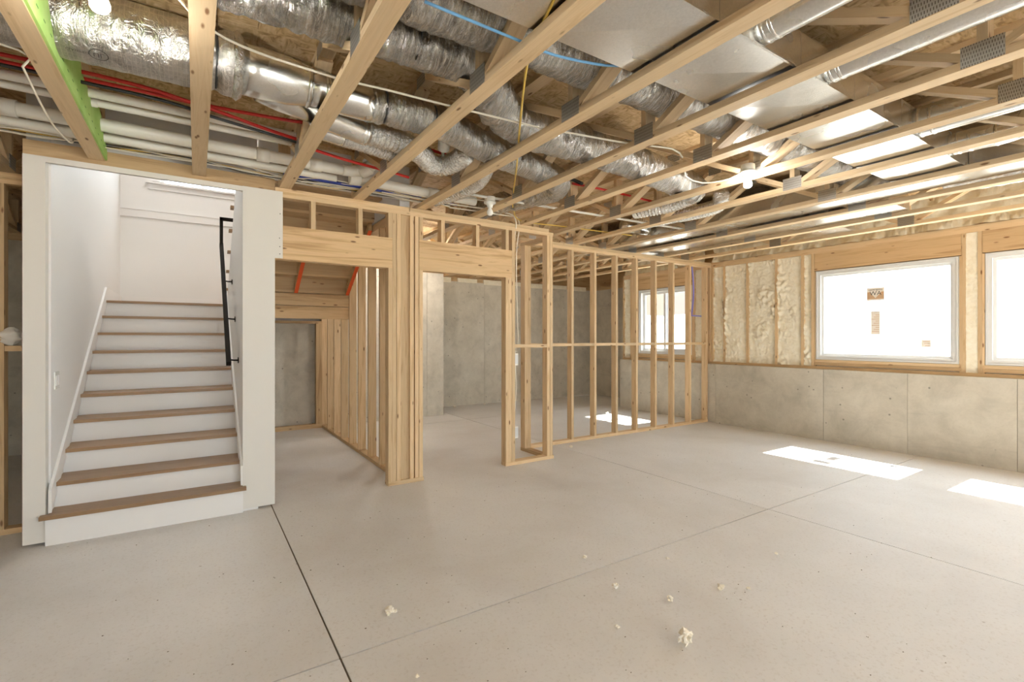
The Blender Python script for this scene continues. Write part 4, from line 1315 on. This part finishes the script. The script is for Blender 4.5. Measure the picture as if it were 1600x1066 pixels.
for i, ((px, pyx), r, lb_) in enumerate(CH):
    d = _F * 1.376 / (pyx + 3 - 528.7)
    t_ = (px - 800) / _F
    o = chunk(d * (_s + t_ * _c), d * (_c - t_ * _s), r, M_CHUNK, i * 7.3 + 1, 0.75 if i != 1 else 1.1)
    tag(o, lb_, 'debris', 'foam crumbs on the floor')
rr_ = random.Random(11)
v, f = [], []
for i in range(420):
    d = rr_.uniform(1.9, 6.5)
    t_ = rr_.uniform(-0.9, 0.9)
    x_, y_ = d * (_s + t_ * _c), d * (_c - t_ * _s)
    if y_ > 4.3 or x_ > 6.9:
        continue
    r = rr_.uniform(0.0015, 0.0042)
    a_ = rr_.uniform(0, 6.28)
    n0 = len(v)
    for q in range(3):
        v.append((x_ + r * 1.6 * math.cos(a_ + 2.1 * q), y_ + r * math.sin(a_ + 2.1 * q), 0.0))
    v.append((x_, y_, r * 0.9))
    f += [(n0, n0 + 1, n0 + 3), (n0 + 1, n0 + 2, n0 + 3), (n0 + 2, n0, n0 + 3), (n0, n0 + 2, n0 + 1)]
tag(mesh_obj('floor_grit', v, f, M_GRIT, None, (2, 2, 0)), 'fine dark grit scattered over the concrete floor', 'debris', kind='stuff')

# cloth on the far-left blocking
v, f = [], []
n1, n2 = 26, 20
for j in range(n2 + 1):
    for i in range(n1):
        a_ = 2 * math.pi * i / n1
        w_ = j / n2
        rr0 = 0.055 * math.sin(math.pi * min(max(w_, 0.02), 0.98)) ** 0.6
        q = Vector((math.cos(a_) * 1.6, math.sin(a_) * 1.6, w_ * 4))
        rr0 *= 1 + 0.5 * noise.noise(q) + 0.25 * noise.noise(q * 2.5)
        v.append((-1.095 + rr0 * 1.2 * math.cos(a_), 4.80 + rr0 * 0.9 * math.sin(a_), 1.325 + 0.13 * w_))
for j in range(n2):
    for i in range(n1):
        i2 = (i + 1) % n1
        f.append((j * n1 + i, j * n1 + i2, (j + 1) * n1 + i2, (j + 1) * n1 + i))
f.append(tuple(range(n1 - 1, -1, -1)))
f.append(tuple(range(n2 * n1, n2 * n1 + n1)))
tag(mesh_obj('rag', v, f, M_CLOTH, None, (-1.095, 4.80, 1.325), True), 'crumpled off-white rag on the far-left blocking', 'cloth')

# ------------------------------------------------------------------ outside
og = mesh_obj('ground', [(7.33, -4.6, 0.62), (90, -4.6, 0.62), (90, 6.7, 0.62), (7.33, 6.7, 0.62), (8.41, 6.7, 0.62), (8.41, 70, 0.62), (90, 70, 0.62)], [(0, 1, 2, 4, 3), (4, 2, 6, 5)], M_GROUND, None, (30, 5, 0.62))
tag(og, 'bright bare ground outside the windows', 'ground', kind='structure')
og = mesh_obj('ground', [(-40, -60, -0.13), (90, -60, -0.13), (90, -4.61, -0.13), (-40, -4.61, -0.13)], [(0, 1, 2, 3)], M_GROUND, None, (0, -30, -0.13))
tag(og, 'bare ground outside the added patio door behind the camera', 'ground', kind='structure')
ho = thing('neighbour_house', (22, 20, 0.62), 'pale tan house seen through the far sliding window', 'building')
bx('base_wall', (20, 13.6, 0.62), (28, 34, 2.55), M_SIDEW, ho)
bx('wall', (20, 13.6, 2.55), (28, 34, 6.8), M_SIDING, ho)
prism('roof', [(13.1, 6.8), (34.5, 6.8), (23.8, 10.5)], 'x', 19.6, 28.4, M_INK, ho)
for y_, z_ in ((16.0, 2.85), (17.2, 2.65), (16.0, 4.0), (19.3, 2.85), (14.2, 2.85), (17.2, 4.6), (22.0, 4.6)):
    wn = bx('window', (19.95, y_, z_), (20.0, y_ + 0.9, z_ + 0.75), M_VINYL, ho)
    bx('pane', (19.93, y_ + 0.08, z_ + 0.08), (19.949, y_ + 0.82, z_ + 0.67), M_DGLASS, wn)
